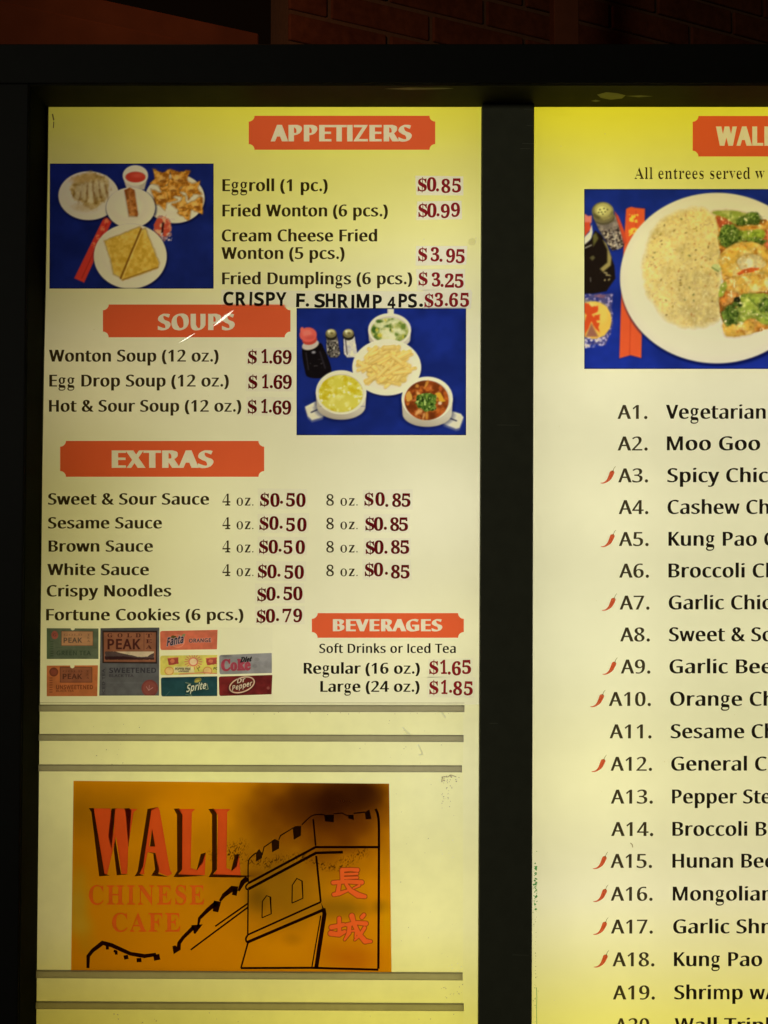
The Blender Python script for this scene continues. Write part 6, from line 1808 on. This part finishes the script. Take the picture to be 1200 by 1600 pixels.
def picture_plate():
    p = Picture([(912.8, 295.3), (1330, 295.3), (1330, 576.5), (912.9, 576.5)], (900, 280, 4.0), 1.0)
    p.base((26, 43, 122))
    p.speckle(np.ones(p.X.shape), 150, 2, .86, 1.08)
    rs = random.Random(12)
    # chopstick sleeve
    p.poly([(312, 186), (330, 176), (432, 182), (410, 1118), (338, 1104), (270, 1120), (284, 640)], (8, 16, 60), soft=22, op=.6)
    p.poly([(313, 186), (330, 177), (346, 172), (370, 178), (431, 184), (408, 1118), (340, 1100), (271, 1120), (285, 640)], (214, 84, 40))
    p.line([(345, 720), (335, 1095)], 5, (190, 62, 30), soft=8)
    p.line([(375, 200), (372, 420)], 5, (196, 70, 36), soft=8)
    for cy in (245, 330):
        m = p.cover(np.maximum(abs(p.X - 360) - 30, abs(p.Y - cy) - 26))
        p.blend_noise(m, 13, cy, (236, 190, 60), .5, .07, 2)
    p.poly([(240, 200), (266, 232), (305, 330), (318, 400), (296, 410), (270, 350)], (196, 70, 40), soft=8)
    # pepper shaker
    p.poly([(108, 245), (245, 225), (300, 410), (284, 436), (225, 452), (190, 420)], (10, 16, 54), soft=18, op=.7)
    m = p.poly([(110, 245), (244, 222), (270, 300), (300, 412), (284, 432), (226, 446), (150, 330)], (122, 108, 92))
    p.speckle(m, 20, 4, .75, 1.2)
    q = m * np.clip((p.Y - 300 - (p.X - 180) * -.1) / 30, 0, 1)
    p.blend_noise(q, 11, 7, (46, 34, 30), .48, .06, 2)
    p.blend_noise(q, 11, 17, (196, 176, 140), .60, .05, 2)
    p.line([(228, 330), (262, 436)], 8, (200, 190, 168), soft=8, op=.7)
    p.ell(182, 250, 62, 34, (84, 74, 50), rot=-.2)
    p.ell(172, 228, 66, 44, (110, 98, 62), rot=-.1)
    m = p.ell(167, 200, 68, 58, (128, 116, 66))
    p.speckle(m, 46, 5, .7, 1.25)
    p.ell(168, 192, 52, 42, (176, 164, 92), soft=12)
    p.ell(162, 196, 30, 26, (214, 204, 120), soft=10)
    for x, y in ((150, 190), (175, 184), (160, 206), (182, 204), (168, 218), (142, 208), (196, 190)):
        p.ell(x, y, 5, 4, (62, 54, 26), soft=4)
    # sauce bottle, cut by the picture edge
    p.poly([(40, 210), (58, 218), (76, 230), (98, 226), (98, 268), (84, 286), (40, 300)], (214, 116, 96), soft=6)
    p.poly([(40, 270), (86, 268), (94, 310), (56, 356), (40, 360)], (200, 70, 40))
    p.poly([(50, 365), (84, 330), (98, 280), (104, 330), (96, 370), (60, 410), (40, 420)], (214, 204, 176))
    p.poly([(40, 420), (90, 380), (120, 320), (160, 350), (205, 440), (240, 540), (246, 620), (190, 700), (110, 716), (40, 716)], (28, 20, 14), rnd=False, soft=7)
    p.poly([(105, 350), (125, 335), (140, 370), (108, 420)], (92, 86, 40), soft=12)
    p.poly([(150, 560), (196, 520), (196, 440), (168, 380), (190, 400), (222, 490), (216, 540), (168, 580)], (150, 132, 72), soft=10)
    p.poly([(84, 490), (108, 476), (120, 492), (102, 510)], (84, 76, 44), soft=5)
    m = p.cover(p.d_ell(176, 610, 44, 32))
    p.blend_noise(m, 15, 5, (150, 132, 84), .58, .05, 2)
    p.line([(56, 430), (96, 412)], 6, (190, 180, 150), soft=5)
    p.line([(90, 615), (92, 640)], 4, (140, 130, 110), soft=4)
    # fortune cookie in its wrapper
    m = p.poly([(40, 720), (130, 716), (236, 712), (222, 800), (232, 900), (190, 1040), (120, 1030), (40, 1060)], (96, 84, 110), wob=10, cell=24, seed=3, op=.75)
    p.blend_noise(m, 26, 8, (30, 40, 110), .5, .1)
    p.blend_noise(m, 17, 9, (206, 180, 190), .60, .06)
    p.ell(150, 730, 30, 12, (150, 90, 90), wob=6, cell=12, seed=5, op=.6)
    m = p.ell(110, 880, 112, 118, (226, 178, 70), wob=4, cell=30, seed=2)
    p.ell(70, 800, 60, 42, (232, 206, 110), soft=30, op=.6)
    p.ell(160, 840, 40, 60, (236, 196, 86), soft=24, op=.6)
    p.ell(112, 882, 106, 112, (200, 120, 36), soft=6, op=0)
    for pts in ([(50, 770), (80, 776), (96, 800), (140, 790), (134, 830), (100, 846), (126, 880), (150, 960), (118, 930), (96, 890), (74, 940), (54, 980), (50, 900), (66, 850), (50, 830)],
                [(112, 850), (150, 846), (148, 880), (118, 884)], [(120, 896), (146, 900), (138, 936), (118, 926)]):
        p.poly(pts, (208, 74, 30), soft=6, wob=4, cell=14, seed=6)
    p.poly([(60, 985), (96, 900), (140, 985)], (120, 60, 70), soft=12, op=.7)
    p.blend_noise(p.cover(p.d_poly([[(50, 990), (190, 985), (180, 1040), (50, 1060)]], 8, 20, 4)), 16, 12, (214, 196, 200), .50, .08)
    # the big plate
    pd = p.d_ell(880, 618, 605, 533)
    p.mix(p.cover(p.d_ell(888, 630, 612, 540), 18) * .8, (8, 14, 56))
    p.mix(p.cover(pd), (222, 211, 170))
    p.mul(np.clip(1 + pd / 60, 0, 1) * (pd < 0) * .3, (.93, .92, .9))
    p.mix(np.clip(-(p.d_ell(890, 620, 470, 400)) / 60, 0, 1) * .5, (226, 217, 180))
    # fried rice: rice grains
    rd = p.d_poly([smooth_line([(420, 560), (450, 400), (500, 300), (600, 215), (700, 185), (800, 186), (880, 240), (900, 330), (905, 470), (900, 600), (905, 720), (905, 830), (880, 890), (760, 926), (640, 920), (540, 850), (460, 740), (425, 640)], 4, True)], 14, 40, 3)
    m = p.cover(rd, 34)
    f = fbm(p.X, p.Y, 15, 71, 2)
    big = fbm(p.X, p.Y, 110, 81, 3)
    t = np.clip((f - .3) / .4, 0, 1)[..., None]
    c = np.array((206, 177, 98)) * (1 - t) + np.array((221, 195, 118)) * t
    c = c * (0.90 + .2 * np.clip((big - .25) / .5, 0, 1))[..., None]
    p.mix(m, c)
    p.blend_noise(m, 60, 91, (224, 200, 116), .60, .12)
    p.blend_noise(m, 11, 95, (196, 166, 104), .68, .1, 2)
    p.blend_noise(m, 13, 97, (172, 138, 78), .80, .05, 2)
    p.blend_noise(m, 14, 99, (224, 204, 136), .66, .12, 2)
    for k in range(60):
        x, y = rs.uniform(440, 890), rs.uniform(210, 900)
        if math.hypot((x - 670) / 230, (y - 560) / 350) < 1:
            p.ell(x, y, rs.uniform(4, 9), rs.uniform(3, 5), rs.choice(((110, 80, 34), (150, 120, 40), (96, 92, 40), (176, 110, 50))), rot=rs.uniform(0, 3), soft=5, op=.8)
    # stir-fry, built from many pieces
    sauce = p.poly([(880, 230), (1000, 210), (1200, 260), (1340, 330), (1390, 600), (1330, 860), (1200, 930), (1100, 960), (920, 900), (900, 760), (920, 600), (900, 420)], (196, 128, 44), wob=16, cell=40, seed=5, rnd=True, op=1)
    fried(p, sauce, 77, (226, 176, 84), (196, 130, 44), (136, 74, 24), 60)

    def chunk(pts, base, hi, lo, seed, cell=36, wob=7):
        d = p.d_poly([smooth_line(pts, 4, True)], wob, 26, seed)
        p.mix(p.cover(d - 6, 18) * .35, (132, 84, 34))
        mm = p.cover(d)
        p.mix(mm, base)
        p.blend_noise(mm, cell, seed, hi, .50, .12)
        p.blend_noise(mm, cell * .7, seed + 40, lo, .62, .10)
        p.mul(mm * np.clip((d + 30) / 30, 0, 1) * .45, (.78, .72, .62))
        return mm

    def floret(cx, cy, rx, ry, seed, rot=0.0):
        d = p.d_ell(cx, cy, rx, ry, rot, 15, 24, seed)
        p.mix(p.cover(d - 5, 12) * .6, (50, 58, 20))
        mm = p.cover(d)
        p.mix(mm, (92, 112, 38))
        p.blend_noise(mm, 15, seed, (120, 140, 50), .52, .10, 2)
        p.blend_noise(mm, 14, seed + 7, (54, 74, 22), .56, .08, 2)
        p.blend_noise(mm, 12, seed + 9, (160, 172, 84), .70, .05, 2)
        p.mul(mm * np.clip((p.X - cx) / rx * .5 + (p.Y - cy) / ry * .6, 0, 1), (.6, .62, .55))

    GRN = ((150, 162, 60), (190, 192, 100), (104, 124, 40))
    chunk([(1170, 330), (1230, 320), (1320, 420), (1300, 480), (1200, 460)], (190, 76, 40), (214, 116, 70), (140, 44, 24), 61)
    chunk([(880, 240), (940, 252), (975, 275), (950, 296), (900, 300)], (190, 86, 46), (214, 120, 70), (140, 50, 26), 62)
    # top broccoli
    chunk([(850, 210), (900, 198), (1000, 200), (1080, 222), (1120, 250), (1080, 290), (1000, 280), (940, 246)], *GRN, 63, 30, 5)
    floret(1105, 248, 60, 36, 5)
    floret(1050, 265, 44, 26, 15)
    chunk([(990, 300), (1080, 290), (1180, 292), (1170, 328), (1080, 330), (1000, 326)], (216, 160, 60), (234, 196, 110), (180, 110, 36), 64)
    # second broccoli
    chunk([(980, 330), (1080, 320), (1170, 318), (1172, 370), (1080, 384), (1000, 396)], (150, 164, 50), (196, 200, 104), (96, 120, 30), 65, 30, 5)
    floret(960, 358, 62, 72, 8)
    floret(1110, 390, 60, 24, 18)
    # chicken
    chunk([(900, 480), (960, 420), (1040, 392), (1130, 400), (1200, 440), (1250, 520), (1240, 640), (1200, 680), (1100, 640), (1000, 640), (930, 600), (900, 540)], (222, 172, 66), (238, 206, 120), (196, 130, 40), 66, 46)
    chunk([(1010, 500), (1080, 470), (1150, 480), (1190, 540), (1120, 560), (1030, 560)], (226, 200, 130), (240, 222, 166), (206, 160, 70), 67, 40)
    chunk([(930, 640), (1000, 610), (1100, 600), (1190, 590), (1230, 650), (1190, 700), (1080, 712), (980, 716), (940, 700)], (226, 178, 74), (240, 212, 130), (206, 136, 44), 68, 40)
    chunk([(900, 720), (940, 700), (1010, 712), (1000, 752), (930, 790), (905, 780)], (206, 130, 50), (226, 170, 90), (160, 80, 30), 69, 30)
    p.poly([(1005, 590), (1040, 566), (1100, 552), (1152, 556), (1110, 580), (1050, 588), (1018, 602)], (204, 90, 34), soft=6, wob=3, cell=14)
    p.poly([(848, 540), (870, 528), (902, 534), (908, 570), (880, 578), (856, 560)], (196, 196, 120), soft=6, wob=5, cell=12)
    p.line([(850, 552), (890, 576)], 6, (90, 110, 40), soft=5)
    p.poly([(890, 720), (905, 660), (936, 640), (944, 670), (920, 730), (896, 740)], (150, 160, 56), soft=6)
    # lower broccoli and corn
    chunk([(920, 900), (1000, 880), (1104, 890), (1106, 950), (1070, 972), (960, 984), (926, 960)], (216, 168, 64), (234, 200, 112), (180, 116, 40), 70, 40, 4)
    chunk([(1030, 730), (1100, 712), (1230, 726), (1300, 800), (1250, 900), (1180, 908), (1100, 870), (1020, 900), (1000, 830)], (152, 164, 56), (198, 200, 100), (100, 124, 36), 71, 36, 6)
    p.line([(1080, 740), (1130, 790), (1160, 800)], 8, (96, 112, 36), soft=8)
    p.line([(1060, 850), (1150, 838), (1200, 870)], 7, (206, 206, 120), soft=10, op=.7)
    floret(965, 850, 54, 62, 21)
    floret(1190, 790, 46, 42, 31)
    p.ell(1006, 756, 22, 22, (30, 30, 14), wob=6, cell=12, seed=4)
    floret(1006, 780, 26, 20, 44)
    m = p.cover(p.d_poly([[(880, 230), (1330, 230), (1330, 960), (890, 960)]]), 30)
    p.speckle(m, 34, 140, .90, 1.10)
    p.speckle(m, 13, 150, .94, 1.06)
    p.blend_noise(m, 18, 160, (240, 222, 160), .74, .06, 2)
    p.soften(2)
    p.mul(np.clip(1 - np.minimum.reduce([p.PXX - 912.8, 1330 - p.PXX, p.PYY - 295.3, 576.5 - p.PYY]) / 1.6, 0, 1), .5)
    return p.build('food_picture', right, .0006)


picture_plate()
# green paint rubbed on the left edge of the right sheet
green_paint = film('green_paint_rub', (.12, .42, .16))
rr = random.Random(31)
chips('paint_rubs', 60, lambda: rr.gauss(837.0, 1.2), lambda: rr.gauss(1385, 18), green_paint, right, lambda: rr.uniform(.6, 2.1), lift=.0004)
chips('paint_rubs', 40, lambda: rr.gauss(836.5, 1.3), lambda: rr.uniform(1420, 1600), film('dark_paint_specks', (.30, .36, .18)), right, lambda: rr.uniform(.4, 1.1), lift=.0004)
flat('paint_streak', strokes([(smooth_line([(838.2, 1543), (838.8, 1560), (838.4, 1575), (838.9, 1610)], 4), [.8] * 12 + [2.0])]), green_paint, right, .0004)
chips('grime_specks', 26, lambda: rr.uniform(840, 1200), lambda: rr.uniform(170, 1590), grime_soft, right, lambda: rr.uniform(.4, 1.2), lift=.0004)
flat('smudge', strokes([([(985, 1317), (988, 1320), (988.5, 1324)], 1.6)]), grime, right, .0004)

# dented clear film over the SOUPS heading: two shallow glossy creases tilted to catch the added fill light
def clear_plastic():
    m, nt = new_mat('clear_glossy_film')
    out = nt.nodes.new('ShaderNodeOutputMaterial')
    tp = nt.nodes.new('ShaderNodeBsdfTransparent'); tp.inputs[0].default_value = (.97, .97, .96, 1)
    gl = nt.nodes.new('ShaderNodeBsdfGlossy'); gl.inputs['Roughness'].default_value = .10
    gl.inputs[0].default_value = (1, 1, 1, 1)
    fr = nt.nodes.new('ShaderNodeFresnel'); fr.inputs[0].default_value = 1.6
    mx = nt.nodes.new('ShaderNodeMixShader')
    nt.links.new(fr.outputs[0], mx.inputs[0]); nt.links.new(tp.outputs[0], mx.inputs[1]); nt.links.new(gl.outputs[0], mx.inputs[2])
    nt.links.new(mx.outputs[0], out.inputs[0])
    return m


CLEAR = clear_plastic()
fill_at = Vector(FRONT_FILL_AT)
for (xa, ya), (xb, yb), wpx, curve in (((333, 509.5), (365.5, 485), 12.0, .035), ((279, 536), (306, 520.5), 8.0, .06)):
    A0, B0 = P(xa, ya, -.0030), P(xb, yb, -.0030)
    ax = (B0 - A0)
    Lh = ax.length
    ax.normalize()
    mid = (A0 + B0) / 2
    nrm = ((cam.location - mid).normalized() + (fill_at - mid).normalized()).normalized()
    side = ax.cross(Vector((0, -1, 0))).normalized()
    # facet slope along and across the crease
    sl_a = -nrm.dot(ax) / -nrm.y
    sl_s = -nrm.dot(side) / -nrm.y
    m = MB()
    n, k = 14, 8
    vs = []
    for i in range(n + 1):
        t = i / n
        w = wpx * PX * math.sin(math.pi * t) ** .8 * (.55 + .45 * t)
        for j in range(k + 1):
            u = j / k - .5
            s_ = (t - .5) * Lh
            p_ = u * w
            h = sl_s * p_ + sl_a * .8 * s_ - curve * p_ * p_ / max(w, 1e-5) * 2 + .0
            vs.append(mid + ax * s_ + side * p_ + Vector((0, -1, 0)) * h)
    m.add(vs, [(i * (k + 1) + j, i * (k + 1) + j + 1, (i + 1) * (k + 1) + j + 1, (i + 1) * (k + 1) + j) for i in range(n) for j in range(k)])
    m.build('film_crease', CLEAR, left, True)
